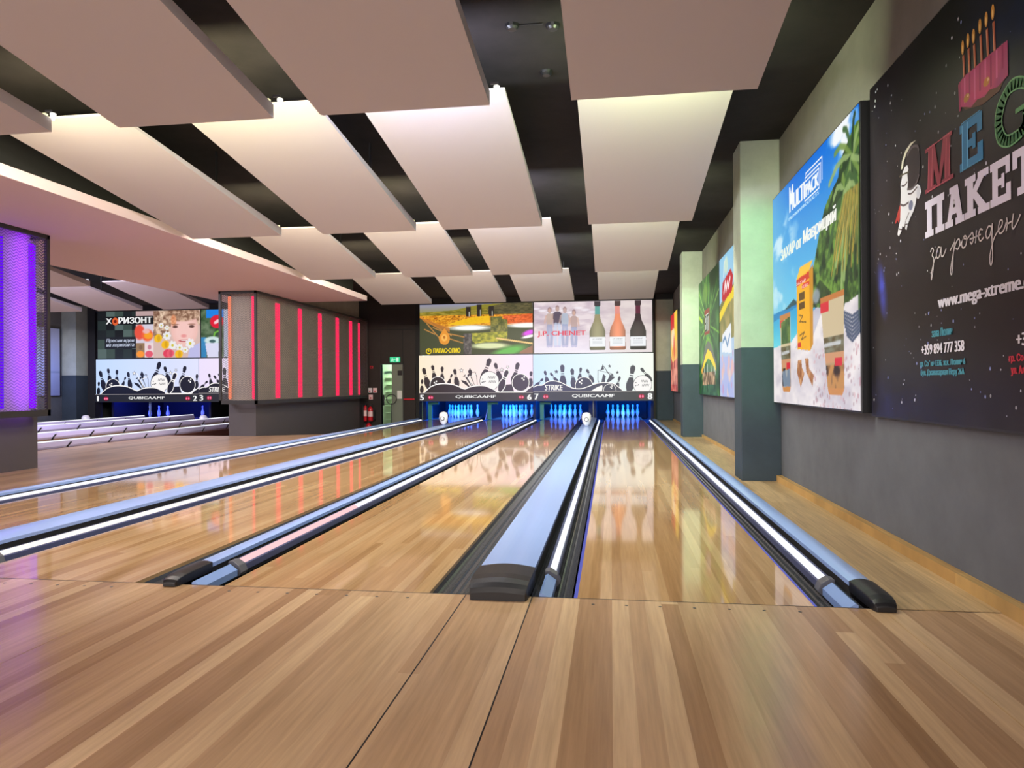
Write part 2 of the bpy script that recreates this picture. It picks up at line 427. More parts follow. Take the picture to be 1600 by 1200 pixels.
def cap(x0, x1, lab, ztop, dome, end=True, y0=3.28):
    t = thing('division_cover', lab, 'division cover', ((x0 + x1) / 2, y0, 0), 'silver covers between lanes')
    n = 10
    top = [(x0 + (x1 - x0) * i / n, ztop + dome * math.sin(math.pi * i / n)) for i in range(n + 1)]
    prof = [(x0, ztop - .022)] + top + [(x1, ztop - .022)]
    yc = y0 + (.32 if end else 0)
    MB().prism_y(prof, yc, 19.85).build('cover', M['silver'], t)
    MB().box(x0 + .004, x1 - .004, yc, 19.85, -.1, ztop - .022).build('side_skirt', M['blackmatt'], t)
    if end:
        vs = []; w = x1 - x0; st = [(0, .012, .42), (.012, .006, .66), (.035, .002, .85), (.075, -.001, .97), (.14, -.003, 1.02), (.32, -.003, 1.02)]
        rings = []
        for (dy, ins, hz) in st:
            ring = [(x0 + ins, 0)] + [(x0 + ins + (w - 2 * ins) * i / n, (ztop + .004 + dome * math.sin(math.pi * i / n)) * hz) for i in range(n + 1)] + [(x1 - ins, 0)]
            rings.append([(x, y0 + dy, z) for x, z in ring])
        k = len(rings[0]); vs = [p for r in rings for p in r]; fs = []
        for i in range(len(rings) - 1):
            for j in range(k): fs.append((i * k + j, i * k + (j + 1) % k, (i + 1) * k + (j + 1) % k, (i + 1) * k + j))
        fs += [tuple(range(k)), tuple((len(rings) - 1) * k + j for j in range(k))]
        MB().add(vs, fs).build('end_cap', M['black'], t, bevel=.004)
    return t


cap(1.13, 1.235, 'narrow silver cover with black end cap, along the right edge of lane 8', .046, .012)
cap(-.665, -.385, 'wide domed silver cover between lanes 7 and 8', .072, .016, y0=3.25)
cap(-2.238, -2.15, 'narrow silver cover with black end cap between lanes 6 and 7', .043, .008)
cap(-3.96, -3.68, 'wide domed silver cover between lanes 5 and 6', .072, .016, y0=3.25)
cap(-5.555, -5.45, 'narrow silver cover along the walkway on the left of lane 5', .05, .012)


def bumper(xc, sgn, lab, m, mnear=None):
    """xc: edge of the cover, sgn: towards the lane"""
    t = thing('bumper_rail', lab, 'bumper', (xc, 3.7, 0), 'lit bumper rails')
    a, b_ = xc + sgn * .045, xc + sgn * .10
    pr = lambda z0, z1, z2: [(a, z1 - .05), (a, z1), (a + sgn * .012, z1 + .006), (b_, z2), (b_, z2 - .035)]
    MB().prism_y(pr(0, .012, -.012), YF, 3.68).build('fixed_bar', M['pale'], t)
    MB().prism_y([(a - sgn * .006, -.06), (a - sgn * .006, .028), (a + sgn * .02, .032), (b_ + sgn * .004, .008), (b_ + sgn * .02, -.03), (b_ + sgn * .004, -.05)], 3.69, 3.76).build('bracket', M['bracket'], t, bevel=.003)
    rail = MB().prism_y(pr(0, .024, -.002), 3.765, 19.8).build('rail', M['rail_body'], t)
    strip = lambda: [(a + sgn * .017, .0255), (a + sgn * .017, .0275), (b_ - sgn * .008, .0055), (b_ - sgn * .008, .0035)]
    if mnear:
        MB().prism_y(strip(), 3.77, 5.6).build('light_strip', mnear, rail, label='pink glowing strip')
        MB().prism_y(strip(), 5.6, 19.8).build('light_strip', m, rail)
    else:
        MB().prism_y(strip(), 3.77, 19.8).build('light_strip', m, rail)
    MB().prism_y([(a + sgn * .015, -.06), (a + sgn * .015, -.02), (b_ - sgn * .01, -.03), (b_ - sgn * .01, -.06)], YF, 19.8).build('rail_base', M['blackmatt'], t)


bumper(1.13, -1, 'white lit bumper rail in the gutter on the right of lane 8', M['rail'])
bumper(-.385, 1, 'white lit bumper rail in the gutter on the left of lane 8', M['rail'])
bumper(-2.15, 1, 'bumper rail with pink near end in the gutter on the left of lane 7', M['rail'], M['rail_pink'])
bumper(-3.68, 1, 'warm white lit bumper rail in the gutter on the left of lane 6', M['rail_warm'])
bumper(-5.45, 1, 'white lit bumper rail in the gutter on the left of lane 5', M['rail'])

# ------------------------------------------------------------------ lanes 1 to 4
FL = {4: (-10.39, -9.33), 3: (-12.16, -11.10), 2: (-13.68, -12.62), 1: (-15.45, -14.40)}
FN = {4: 'closest to the walkway', 3: 'second from the walkway', 2: 'third from the walkway', 1: 'closest to the far left wall'}
for n, (a, b_) in FL.items():
    tag(MB().box(a, b_, YF, YE, -.12, 0).build('bowling_lane', M['lane']), 'far bowling lane beyond the walkway, ' + FN[n], 'bowling lane', 'bowling lanes')
for x0, x1, lab in ((-9.33, -9.17, 'right of lane 4'), (-11.1, -10.39, 'between lanes 3 and 4'), (-12.62, -12.16, 'between lanes 2 and 3'), (-14.4, -13.68, 'between lanes 1 and 2'), (-16.0, -15.45, 'left of lane 1')):
    tag(MB().box(x0, x1, YF, YE, -.12, -.05).build('gutter', M['gutter']), 'dark gutter bed %s, in the far group of lanes' % lab, 'gutter', 'ball gutters')
M['lilac'] = mat('lilac_rail', L3(206, 200, 236), .4, .1)


def raised(x, z0, z1, lab, step, off):
    t = thing('raised_bumper', lab, 'bumper', (x, 3.5, 0), 'raised bumpers on the far lanes')
    h = z1 - z0
    rl = MB().prism_y([(x - .05, z0), (x + .012, z0), (x + .025, z0 + .3 * h), (x + .004, z0 + .75 * h), (x - .015, z1), (x - .05, z1)], 3.5, 19.8).build('rail', M['lilac'], t)
    MB().box(x - .04, x - .012, 3.6, 19.8, z1, z1 + .018).build('light_strip', M['rail'], rl)
    y = 4.5 + off
    while y < 19.6:
        MB().add([(x + .008, y, z0 - .02), (x + .03, y, z0 + .2 * h), (x + .012, y + .1, z0 + .75 * h), (x + .004, y + .1, z0 + .7 * h),
                  (x + .008, y + .045, z0 - .02), (x + .034, y + .045, z0 + .2 * h), (x + .016, y + .145, z0 + .75 * h), (x + .004, y + .145, z0 + .7 * h)],
                 [(0, 1, 2, 3), (7, 6, 5, 4), (0, 4, 5, 1), (1, 5, 6, 2), (2, 6, 7, 3), (3, 7, 4, 0)]).build('bracket', M['black'], t)
        y += step
    return t


raised(-9.1, 0, .11, 'lilac raised bumper along the walkway on the right of lane 4', 1.0, .3)
raised(-10.5, .03, .15, 'lilac raised bumper on the left of lane 4', 1.0, .6)
raised(-12.4, .03, .16, 'white raised bumper between lanes 2 and 3', 1.15, .2)
raised(-14.0, .02, .13, 'pale raised bumper between lanes 1 and 2', 1.15, .5)
tag(MB().box(-9.17, -9.0, YF, 20, -.45, -.002).build('floor_kerb', mat('brown_kerb', L3(110, 66, 54), .5)), 'dark brown kerb beside the walkway under the lilac bumper', 'kerb')

# ------------------------------------------------------------------ ball return hoods
def hood(x, y, z, lab):
    t = thing('ball_return_hood', lab, 'ball return hood', (x, y, z), 'white hoods on the covers')
    z += .006
    prof = [(.03, 0), (.06, .03), (.09, .09), (.105, .17), (.10, .24), (.07, .285), (.015, .30)]
    MB().lathe(prof, (x, y, z), 18).build('shell', M['hood'], t, smooth=True)
    mo = MB().lathe([(.001, -.012), (.045, -.012), (.05, 0)], (x, y - .10, z + .15), 14, 'y').build('mouth', M['bracket'], t)
    MB().lathe([(.001, -.02), (.03, -.02), (.034, -.012)], (x, y - .10, z + .15), 14, 'y').build('mouth_plate', M['hood'], mo)


hood(-.525, 15.6, .085, 'white rounded hood on the silver cover between lanes 7 and 8')
hood(-3.82, 16.0, .085, 'white rounded hood on the silver cover between lanes 5 and 6')
hood(-14.2, 17.6, -.056, 'white rounded hood between far lanes 1 and 2')
hood(-10.75, 17.6, -.056, 'white rounded hood between far lanes 3 and 4')

# ------------------------------------------------------------------ pins
PP = [(.0255, 0), (.0285, .006), (.0395, .05), (.0535, .085), (.0605, .114), (.058, .145), (.047, .19), (.031, .23), (.0235, .254), (.0245, .29), (.031, .325), (.0323, .343), (.028, .365), (.017, .378), (.002, .381)]
pinmb = MB().lathe(PP, (0, 0, 0), 18)
PN = ['head pin', 'left pin of the second row', 'right pin of the second row', 'left pin of the third row', 'middle pin of the third row', 'right pin of the third row',
      'far left pin of the back row', 'inner left pin of the back row', 'inner right pin of the back row', 'far right pin of the back row']
PO = [(0, 0), (-.1525, .264), (.1525, .264), (-.305, .528), (0, .528), (.305, .528), (-.4575, .792), (-.1525, .792), (.1525, .792), (.4575, .792)]
proto = None


def pin(x, y, lab, group):
    global proto
    if proto is None:
        o = proto = pinmb.build('bowling_pin', M['pin'], smooth=True)
    else:
        o = proto.copy(); COL.objects.link(o)
    o.location = (x, y, 0); tag(o, lab, 'bowling pin', group); return o


for n, (a, b_) in LANES.items():
    cx = (a + b_) / 2
    for k, (dx, dy) in enumerate(PO):
        pin(cx + dx, 21.63 + dy, '%s, blue-lit, %s' % (PN[k], LN[n]), 'pins on the ' + LN[n])
    area('pin_lamp', (cx, 20.5, .98), (cx, 22.1, .1), .9, .15, 190, (.0, .12, 1))
for x, lab in ((-15.3, 'left of three on far lane 1'), (-14.97, 'middle of three on far lane 1'), (-14.65, 'right of three on far lane 1'), (-13.4, 'left of two on far lane 2'), (-12.88, 'right of two on far lane 2')):
    pin(x, 21.9, 'deep blue bowling pin, ' + lab, 'pins on the far left lanes')
for x in (-15, -13.1): area('pin_lamp', (x, 20.5, .98), (x, 22.1, .1), .9, .15, 90, (.02, .05, 1))

# pit housing
for x0, x1, w in ((1.13, 1.2, 'right of the lane nearest the right wall'), (-.63, -.41, 'between the two lanes nearest the right wall'), (-2.24, -2.17, 'in the middle of the four near lanes'), (-5.56, -5.46, 'left of the fourth lane from the right'),
                  (-9.2, -9.1, 'behind the red column'), (-12.42, -12.36, 'in the middle of the four far left lanes'), (-15.75, -15.68, 'at the left end of the far left lanes')):
    tag(MB().box(x0, x1, 20.65, 23.4, -.1, 1.2).build('kickback_wall', M['pit']), 'dark pit side wall ' + w, 'partition', 'pit side walls')
for a, b_, w in ((-5.46, 1.2, 'behind the pins of the four near lanes'), (-15.75, -9.1, 'behind the pins of the four far left lanes')):
    tag(MB().box(a, b_, 23.2, 23.4, -.1, 3.3).build('pit_curtain', M['pit']), 'black pit curtain ' + w, 'curtain')
for n in (5, 6, 7):
    x = LANES[n][0] - .02
    t = thing('pinsetter_post', 'teal bent pinsetter post left of the ' + LN[n], 'post', (x, 20.3, 0), 'pinsetter posts')
    MB().box(x - .06, x + .06, 20.25, 20.33, 0, .44).build('post', M['teal'], t, bevel=.01)
    MB().box(x - .06, x + .26, 20.25, 20.33, .44, .52).build('arm', M['teal'], t, bevel=.01)
tag(MB().tube([(-3.62, 20.4, 0), (-3.56, 20.4, .28), (-3.52, 20.4, .5)], .012).tube([(-3.46, 20.4, 0), (-3.49, 20.4, .28), (-3.52, 20.4, .5)], .012).build('wire_guide', M['silver']), 'thin pale wire guide standing at the end between lanes 5 and 6', 'guide')
tag(MB().box(-.50, -.47, 20.15, 20.2, 0, .55).build('division_post', M['bracket']), 'thin grey post behind the white hood between lanes 7 and 8', 'post')
tag(MB().box(-14.07, -14.03, 20.1, 20.15, 0, .55).build('division_post', M['silver']), 'thin pale post behind the white hood between lanes 1 and 2', 'post')
# ------------------------------------------------------------------ printed artwork
class Canvas:
    """a picture drawn with numpy, turned into a fine coloured grid; units are metres, y up"""
    def __init__(s, W, H, px):
        s.W, s.H = W, H; s.nx = int(W / px) + 1; s.ny = int(H / px) + 1
        s.x, s.y = np.meshgrid(np.linspace(0, W, s.nx), np.linspace(0, H, s.ny)); s.im = np.zeros((s.ny, s.nx, 3)); s.rs = np.random.RandomState(7)

    def put(s, mask, col, a=1.0):
        m = (np.clip(mask, 0, 1) * a)[..., None]
        col = np.asarray(col, float); col = col / 255 if col.ndim == 1 else col
        s.im = s.im * (1 - m) + col * m; return s

    def fill(s, col): return s.put(np.ones_like(s.x), col)

    def vgrad(s, y0, y1, c0, c1, a=1.0, mask=None):
        t = np.clip((s.y - y0) / (y1 - y0), 0, 1)[..., None]; c = (np.array(c0) * (1 - t) + np.array(c1) * t) / 255
        m = ((s.y >= y0) & (s.y <= y1)) * 1.0 if mask is None else mask
        s.im = s.im * (1 - m[..., None] * a) + c * m[..., None] * a; return s

    def hgrad(s, c0, c1):
        t = (s.x / s.W)[..., None]; s.im = (np.array(c0) * (1 - t) + np.array(c1) * t) / 255; return s

    def ellm(s, cx, cy, rx, ry, soft=.08, rot=0):
        dx, dy = s.x - cx, s.y - cy; c, n = math.cos(rot), math.sin(rot)
        d = np.sqrt(((dx * c + dy * n) / rx) ** 2 + ((-dx * n + dy * c) / ry) ** 2)
        return np.clip((1 - d) / soft + .5, 0, 1)

    def ell(s, cx, cy, rx, ry, col, a=1, soft=.08, rot=0): return s.put(s.ellm(cx, cy, rx, ry, soft, rot), col, a)

    def rect(s, x0, x1, y0, y1, col, a=1): return s.put(((s.x >= x0) & (s.x <= x1) & (s.y >= y0) & (s.y <= y1)) * 1.0, col, a)

    def polym(s, pts):
        m = np.zeros(s.x.shape, bool); n = len(pts)
        for i in range(n):
            (xa, ya), (xb, yb) = pts[i], pts[(i + 1) % n]
            if ya == yb: continue
            c = ((ya > s.y) != (yb > s.y)) & (s.x < (xb - xa) * (s.y - ya) / (yb - ya) + xa); m ^= c
        return m * 1.0

    def poly(s, pts, col, a=1): return s.put(s.polym(pts), col, a)

    def line(s, pts, w, col, a=1):
        d = np.full(s.x.shape, 1e9)
        for (xa, ya), (xb, yb) in zip(pts[:-1], pts[1:]):
            L = (xb - xa) ** 2 + (yb - ya) ** 2 + 1e-12
            t = np.clip(((s.x - xa) * (xb - xa) + (s.y - ya) * (yb - ya)) / L, 0, 1)
            d = np.minimum(d, np.hypot(s.x - xa - t * (xb - xa), s.y - ya - t * (yb - ya)))
        return s.put(np.clip((w / 2 - d) / (w * .25) + .5, 0, 1), col, a)

    def noise(s, sx, sy=None, octv=3):
        sy = sy or sx; out = np.zeros(s.x.shape); amp = 1; tot = 0
        for o in range(octv):
            gx, gy = int(s.W / sx * 2 ** o) + 3, int(s.H / sy * 2 ** o) + 3
            g_ = s.rs.rand(gy, gx); fx = s.x / s.W * (gx - 1.001); fy = s.y / s.H * (gy - 1.001)
            ix, iy = fx.astype(int), fy.astype(int); u, v = fx - ix, fy - iy; u = u * u * (3 - 2 * u); v = v * v * (3 - 2 * v)
            out += amp * ((g_[iy, ix] * (1 - u) + g_[iy, ix + 1] * u) * (1 - v) + (g_[iy + 1, ix] * (1 - u) + g_[iy + 1, ix + 1] * u) * v)
            tot += amp; amp *= .55
        return out / tot

    def tex(s, mask, c0, c1, sx, sy=None, octv=3, a=1, con=2.2):
        n = np.clip((s.noise(sx, sy, octv) - .5) * con + .5, 0, 1)[..., None]
        c = (np.array(c0) * (1 - n) + np.array(c1) * n) / 255
        m = (mask * a)[..., None]; s.im = s.im * (1 - m) + c * m; return s

    def dots(s, n, x0, x1, y0, y1, r0, r1, cols, a=1, soft=.4):
        for k in range(n):
            r = r0 + (r1 - r0) * s.rs.rand()
            s.ell(x0 + (x1 - x0) * s.rs.rand(), y0 + (y1 - y0) * s.rs.rand(), r, r, cols[s.rs.randint(len(cols))], a, soft)
        return s

    def build(s, name, pl, m, parent, d=0.0):
        P = pl(s.x.ravel(), s.y.ravel(), d); me = bpy.data.meshes.new(name); nv = s.nx * s.ny
        i = (np.arange(s.ny - 1)[:, None] * s.nx + np.arange(s.nx - 1)[None]).ravel()
        q = np.stack([i, i + 1, i + 1 + s.nx, i + s.nx], 1)
        me.vertices.add(nv); me.vertices.foreach_set('co', np.ascontiguousarray(P, dtype=np.float32).ravel())
        me.loops.add(q.size); me.loops.foreach_set('vertex_index', q.ravel().astype(np.int32))
        me.polygons.add(len(q)); me.polygons.foreach_set('loop_start', (np.arange(len(q)) * 4).astype(np.int32))
        me.update(calc_edges=True)
        at = me.color_attributes.new('Col', 'FLOAT_COLOR', 'POINT'); c = np.ones((nv, 4), np.float32); c[:, :3] = s2l(np.clip(s.im, 0, 1)).reshape(-1, 3)
        at.data.foreach_set('color', c.ravel()); me.materials.append(m)
        o = bpy.data.objects.new(name, me); COL.objects.link(o)
        if parent: o.parent = parent; o.matrix_parent_inverse = Matrix.Translation(parent.location).inverted()
        return o


def glyphs(text):
    c = bpy.data.curves.new('t', 'FONT'); c.body = text; c.resolution_u = 3
    o = bpy.data.objects.new('t', c); me = bpy.data.meshes.new_from_object(o)
    v = np.array([(p.co.x, p.co.y) for p in me.vertices]); f = [tuple(p.vertices) for p in me.polygons]
    bpy.data.objects.remove(o); bpy.data.curves.remove(c); bpy.data.meshes.remove(me); return v, f


class Art:
    """flat shapes and letters in (s, z) metres, each on its own thin layer"""
    def __init__(s): s.p = []; s.f = []; s.c = []

    def poly(s, pts, col, layer=1):
        o = len(s.p); s.p += [(x, y, layer) for x, y in pts]; s.f.append(tuple(range(o, o + len(pts))))
        s.c += [col(x, y) if callable(col) else col for x, y in pts]; return s

    def ell(s, cx, cy, rx, ry, col, layer=1, n=28, rot=0, a0=0, a1=360):
        pts = []
        for k in range(n):
            t = math.radians(a0 + (a1 - a0) * k / (n if a1 - a0 == 360 else n - 1)); x, y = rx * math.cos(t), ry * math.sin(t)
            pts.append((cx + x * math.cos(rot) - y * math.sin(rot), cy + x * math.sin(rot) + y * math.cos(rot)))
        return s.poly(pts, col, layer)

    def line(s, pts, w, col, layer=1, smooth=False):
        pts = [np.array(p, float) for p in pts]
        if smooth:
            q = [pts[0]] + pts + [pts[-1]]; out = []
            for i in range(1, len(q) - 2):
                for t in np.linspace(0, 1, 7)[:-1]:
                    a, b_, c, d = q[i - 1:i + 3]
                    out.append(.5 * (2 * b_ + (c - a) * t + (2 * a - 5 * b_ + 4 * c - d) * t * t + (3 * b_ - a - 3 * c + d) * t ** 3))
            pts = out + [pts[-1]]
        for i in range(len(pts) - 1):
            d = pts[i + 1] - pts[i]; L = np.hypot(*d)
            if L < 1e-6: continue
            d = d / L; n = np.array((-d[1], d[0])) * w / 2; e = d * w * .22
            s.poly([tuple(pts[i] - n - e), tuple(pts[i + 1] - n + e), tuple(pts[i + 1] + n + e), tuple(pts[i] + n - e)], col, layer + .3 * (i % 2))
        return s

    def text(s, txt, x0, x1, y0, y1, col, layer=2, shear=0, bold=0):
        v, f = glyphs(txt); lo, hi = v.min(0), v.max(0); u = (v - lo) / (hi - lo)
        for dx in ((0,) if not bold else (-bold, 0, bold)):
            o = len(s.p)
            for a, b_ in u:
                s.p.append((x0 + (x1 - x0) * a + shear * b_ * (y1 - y0) + dx, y0 + (y1 - y0) * b_, layer + (.2 if dx < 0 else .4 if dx > 0 else 0)))
                q = s.p[-1]; s.c.append(col(q[0], q[1]) if callable(col) else col)
            s.f += [tuple(i + o for i in q) for q in f]
        return s

    def build(s, name, pl, m, parent, d0=.002, step=.0007):
        a = np.array(s.p, float); P = pl(a[:, 0], a[:, 1], d0 + a[:, 2] * step)
        me = bpy.data.meshes.new(name); me.from_pydata([tuple(q) for q in P], [], s.f)
        at = me.color_attributes.new('Col', 'FLOAT_COLOR', 'POINT'); c = np.ones((len(a), 4), np.float32)
        c[:, :3] = s2l(np.array(s.c, float) / 255); at.data.foreach_set('color', c.ravel()); me.materials.append(m)
        o = bpy.data.objects.new(name, me); COL.objects.link(o)
        if parent: o.parent = parent; o.matrix_parent_inverse = Matrix.Translation(parent.location).inverted()
        return o


def backplane(x0, y, z0): return lambda s, z, d: np.stack([x0 + s, y - d + 0 * s, z0 + z], 1)
def rightplane(x, y0, z0): return lambda s, z, d: np.stack([x - d + 0 * s, y0 - s, z0 + z], 1)
def leftplane(x, y0, z0): return lambda s, z, d: np.stack([x + d + 0 * s, y0 + s, z0 + z], 1)


# ---- masking units with the pin drawings
PROF = [(0, .055), (.06, .085), (.18, .13), (.3, .142), (.42, .12), (.52, .085), (.565, .075)]
PROF2 = [(.60, .068), (.645, .065)]
PROF3 = [(.69, .062), (.76, .075), (.86, .092), (.93, .085), (.98, .055), (1, .015)]


def drawpin(A, top, base, col, layer, halo=None):
    t, b_ = np.array(top, float), np.array(base, float); u = t - b_; n = np.array((u[1], -u[0]))
    if halo:
        full = PROF + PROF2 + PROF3
        A.poly([tuple(b_ + u * (k * 1.05 - .02) - n * (w + .035)) for k, w in full] + [tuple(b_ + u * (k * 1.05 - .02) + n * (w + .035)) for k, w in full[::-1]], halo, layer - .5)
    for pr in (PROF, PROF2, PROF3):
        A.poly([tuple(b_ + u * k - n * w) for k, w in pr] + [tuple(b_ + u * k + n * w) for k, w in pr[::-1]], col, layer)


def star(A, x, y, r, col, layer, hole=None, rot=0.3):
    f = lambda q: [(x + q * (1 if k % 2 == 0 else .45) * math.cos(rot + k * math.pi / 5), y + q * (1 if k % 2 == 0 else .45) * math.sin(rot + k * math.pi / 5)) for k in range(10)]
    A.poly(f(r), col, layer)
    if hole: A.poly(f(r * .68), hole, layer + .5)


def curve(pts, n=8):
    p = [np.array(q, float) for q in pts]; q = [p[0]] + p + [p[-1]]; out = []
    for i in range(1, len(q) - 2):
        for t in np.linspace(0, 1, n)[:-1]:
            a, b_, c, d = q[i - 1:i + 3]; out.append(tuple(.5 * (2 * b_ + (c - a) * t + (2 * a - 5 * b_ + 4 * c - d) * t * t + (3 * b_ - a - 3 * c + d) * t ** 3)))
    return out + [tuple(p[-1])]


def ball(A, x, y, r, col, white, layer, holes=(.25, .45)):
    A.ell(x, y, r * 1.08, r * 1.08, white, layer); A.ell(x, y, r, r, col, layer + .5)
    for dx, dy in ((0, 0), (.26, .18), (.2, -.16)):
        A.ell(x + (holes[0] + dx) * r, y + (holes[1] + dy) * r, r * .1, r * .12, white, layer + 1, 10)


def wball(A, x, y, r, dark, white, layer):
    A.ell(x, y, r * 1.05, r * 1.05, dark, layer); A.ell(x, y, r, r, white, layer + .5)
    for dx, dy in ((-.72, .22), (-.6, -.08), (-.78, -.12), (-.45, -.02)): A.ell(x + dx * r, y + dy * r, r * .06, r * .07, dark, layer + 1, 8)
    for (a, yy) in ((-.15, .35), (-.05, -.1)):   # scribbled hand lettering
        pts = [(x + r * (a + .085 * k), y + r * (yy + (.17 if k % 2 else -.08))) for k in range(10)]
        A.line(pts, r * .035, dark, layer + 1, True)


def masking(x0, x1, digits, bg0, bg1, d0, d1, variant, lab):
    Wd, z0, z1 = x1 - x0, .547, 1.86; H = z1 - z0; Y = 19.9
    t = thing('masking_unit', lab, 'masking unit', ((x0 + x1) / 2, Y, z0), 'masking units')
    MB().box(x0, x1, Y, Y + .06, z0, z1).build('case', M['frame'], t)
    pl = backplane(x0, Y, z0)
    cv = Canvas(Wd, H, .07); cv.hgrad(bg0, bg1); pp = cv.build('picture_panel', pl, M['print'], t, .002)
    A = Art(); dk = lambda x, y: tuple(d0[i] + (d1[i] - d0[i]) * x / Wd for i in range(3)); wh = (250, 246, 244)
    if variant == 'A': ox, sx, oy, sy = 40, Wd / 1495, 640, H / 580
    else: ox, sx, oy, sy = 10, Wd / 1545, 640, H / 595
    q = lambda x, y: ((x - ox) * sx, (oy - y) * sy)
    R = lambda r: r * sx
    Pn = lambda tp, bs, l, halo=None: drawpin(A, q(*tp), q(*bs), dk, l, halo)
    if variant == 'A':
        for tp, bs in (((82, 362), (72, 545)), ((98, 215), (172, 490)), ((218, 182), (255, 400)), ((350, 200), (344, 420)), ((478, 298), (425, 440)), ((512, 232), (552, 470)),
                       ((980, 102), (870, 420)), ((1045, 162), (1120, 400)), ((1345, 160), (1275, 440)), ((1512, 270), (1500, 470))): Pn(tp, bs, 1)
        ball(A, *q(290, 430), R(100), dk, wh, 2, (-.45, .25)); wball(A, *q(970, 390), R(122), dk, wh, 2)
        star(A, *q(604, 252), R(34), dk, 1, wh); star(A, *q(1132, 250), R(34), dk, 1, wh); star(A, *q(1210, 215), R(26), dk, 1, wh, .9)
        for pts in (((735, 490), (612, 400), (600, 372), (668, 392)), ((790, 480), (745, 470), (640, 320), (690, 360)), ((800, 490), (690, 268), (715, 222), (745, 265), (735, 330)), ((668, 350), (690, 300), (720, 300), (672, 372)), ((620, 330), (660, 300), (650, 330))):
            A.poly([q(*p) for p in pts], dk, 1.2)
        A.line([q(*p) for p in ((735, 280), (785, 272), (805, 330), (812, 440))], R(7), dk, 1); A.line([q(*p) for p in ((640, 250), (760, 480))], R(8), wh, 1.6); A.line([q(*p) for p in ((715, 330), (800, 300))], R(8), wh, 1.6)
        top = curve([(100, 545), (190, 465), (290, 428), (400, 422), (520, 442), (640, 490), (700, 470), (800, 450), (900, 450), (960, 470), (1040, 505), (1070, 528), (1250, 530), (1420, 530), (1470, 495), (1535, 455)])
        A.poly([q(x, y - 11) for x, y in top] + [q(1535, 537), q(100, 537)], wh, 3); A.poly([q(x, y + 3) for x, y in top] + [q(1535, 540), q(100, 540)], dk, 3.5)
        Pn((1205, 255), (1100, 520), 4.5, wh); A.poly([q(*p) for p in ((1170, 435), (1260, 430), (1290, 520), (1130, 520))], dk, 3.8); ball(A, *q(1375, 410), R(106), dk, wh, 4.2, (.2, .5))
        ys = 535
    else:
        for tp, bs in (((140, 355), (20, 470)), ((160, 255), (205, 440)), ((232, 282), (340, 420)), ((388, 180), (400, 490)), ((515, 230), (540, 490)), ((630, 218), (608, 400)), ((705, 240), (790, 410)), ((1300, 195), (1240, 545)), ((1395, 232), (1530, 400))): Pn(tp, bs, 1)
        star(A, *q(312, 268), R(30), dk, 1, None); star(A, *q(998, 205), R(24), dk, 1); star(A, *q(1098, 285), R(24), dk, 1)
        for pts in (((890, 420), (915, 300), (950, 330), (935, 420)), ((950, 420), (1000, 320), (1070, 345), (1000, 400)), ((885, 250), (912, 180), (930, 245)), ((945, 255), (990, 290), (985, 305)), ((990, 320), (1040, 300), (1050, 330))): A.poly([q(*p) for p in pts], dk, 1.2)
        A.line([q(*p) for p in ((905, 250), (850, 255), (848, 380), (862, 415))], R(7), dk, 1); A.line([q(*p) for p in ((920, 200), (1010, 330))], R(7), dk, 1); A.line([q(*p) for p in ((870, 262), (1030, 300))], R(5), dk, 1)
        ball(A, *q(668, 450), R(108), dk, wh, 2, (-.5, .45)); wball(A, *q(1415, 440), R(114), dk, wh, 2)
        Pn((1128, 335), (1080, 510), 1)
        top = curve([(10, 470), (60, 445), (130, 440), (200, 398), (280, 388), (370, 410), (460, 455), (540, 485), (640, 488), (730, 460), (830, 425), (930, 415), (1040, 425), (1110, 470), (1165, 515)])
        A.poly([q(x, y - 9) for x, y in top] + [q(1165, 522), q(10, 522)], wh, 3); A.poly([q(x, y + 3) for x, y in top] + [q(1165, 525), q(10, 525)], dk, 3.5)
        A.poly([q(*p) for p in curve([(750, 522), (810, 485), (860, 460), (905, 450), (900, 522)])], wh, 3.9); ball(A, *q(1000, 505), R(76), dk, wh, 4.2, (.1, .5))
        A.text('STRIKE', *[v for v in (q(160, 0)[0], q(385, 0)[0], q(0, 505)[1], q(0, 435)[1])], wh, 4, .12, R(3))
        ys = 520
    o = A.build('pin_drawing', pl, M['print'], pp)
    ztop = (oy - ys) * sy
    st = MB().box(x0, x1, Y - .03, Y, z0, z0 + ztop).build('brand_strip', M['black'], t)
    B = Art(); B.poly([(0, 0), (Wd, 0), (Wd, ztop), (0, ztop)], lambda x, y: tuple(.55 * v + 25 for v in dk(x, y)), 0)
    B.poly([(0, ztop - .006), (Wd, ztop - .006), (Wd, ztop + .004), (0, ztop + .004)], (190, 180, 180), 1)
    B.text('QUBICAAMF', Wd * .325, Wd * .675, ztop * .32, ztop * .70, (245, 245, 245), 2, .15, .006)
    B.text(digits[0], Wd * (.012 if digits[0] != '1' else .018), Wd * (.042 if digits[0] != '1' else .030), ztop * .14, ztop * .78, (245, 245, 245), 2, 0, .012); B.text(digits[1], Wd * .953, Wd * .985, ztop * .14, ztop * .78, (245, 245, 245), 2, 0, .012)
    for u in (.105, .9):
        B.ell(Wd * u, ztop * .45, .085, ztop * .26, (150, 14, 50), 1)
        for du in (-.035, .035): B.ell(Wd * u + du, ztop * .45, .028, ztop * .14, (255, 120, 160), 2, 12)
    B.build('strip_lettering', backplane(x0, Y - .03, z0), M['print'], st)
    return t


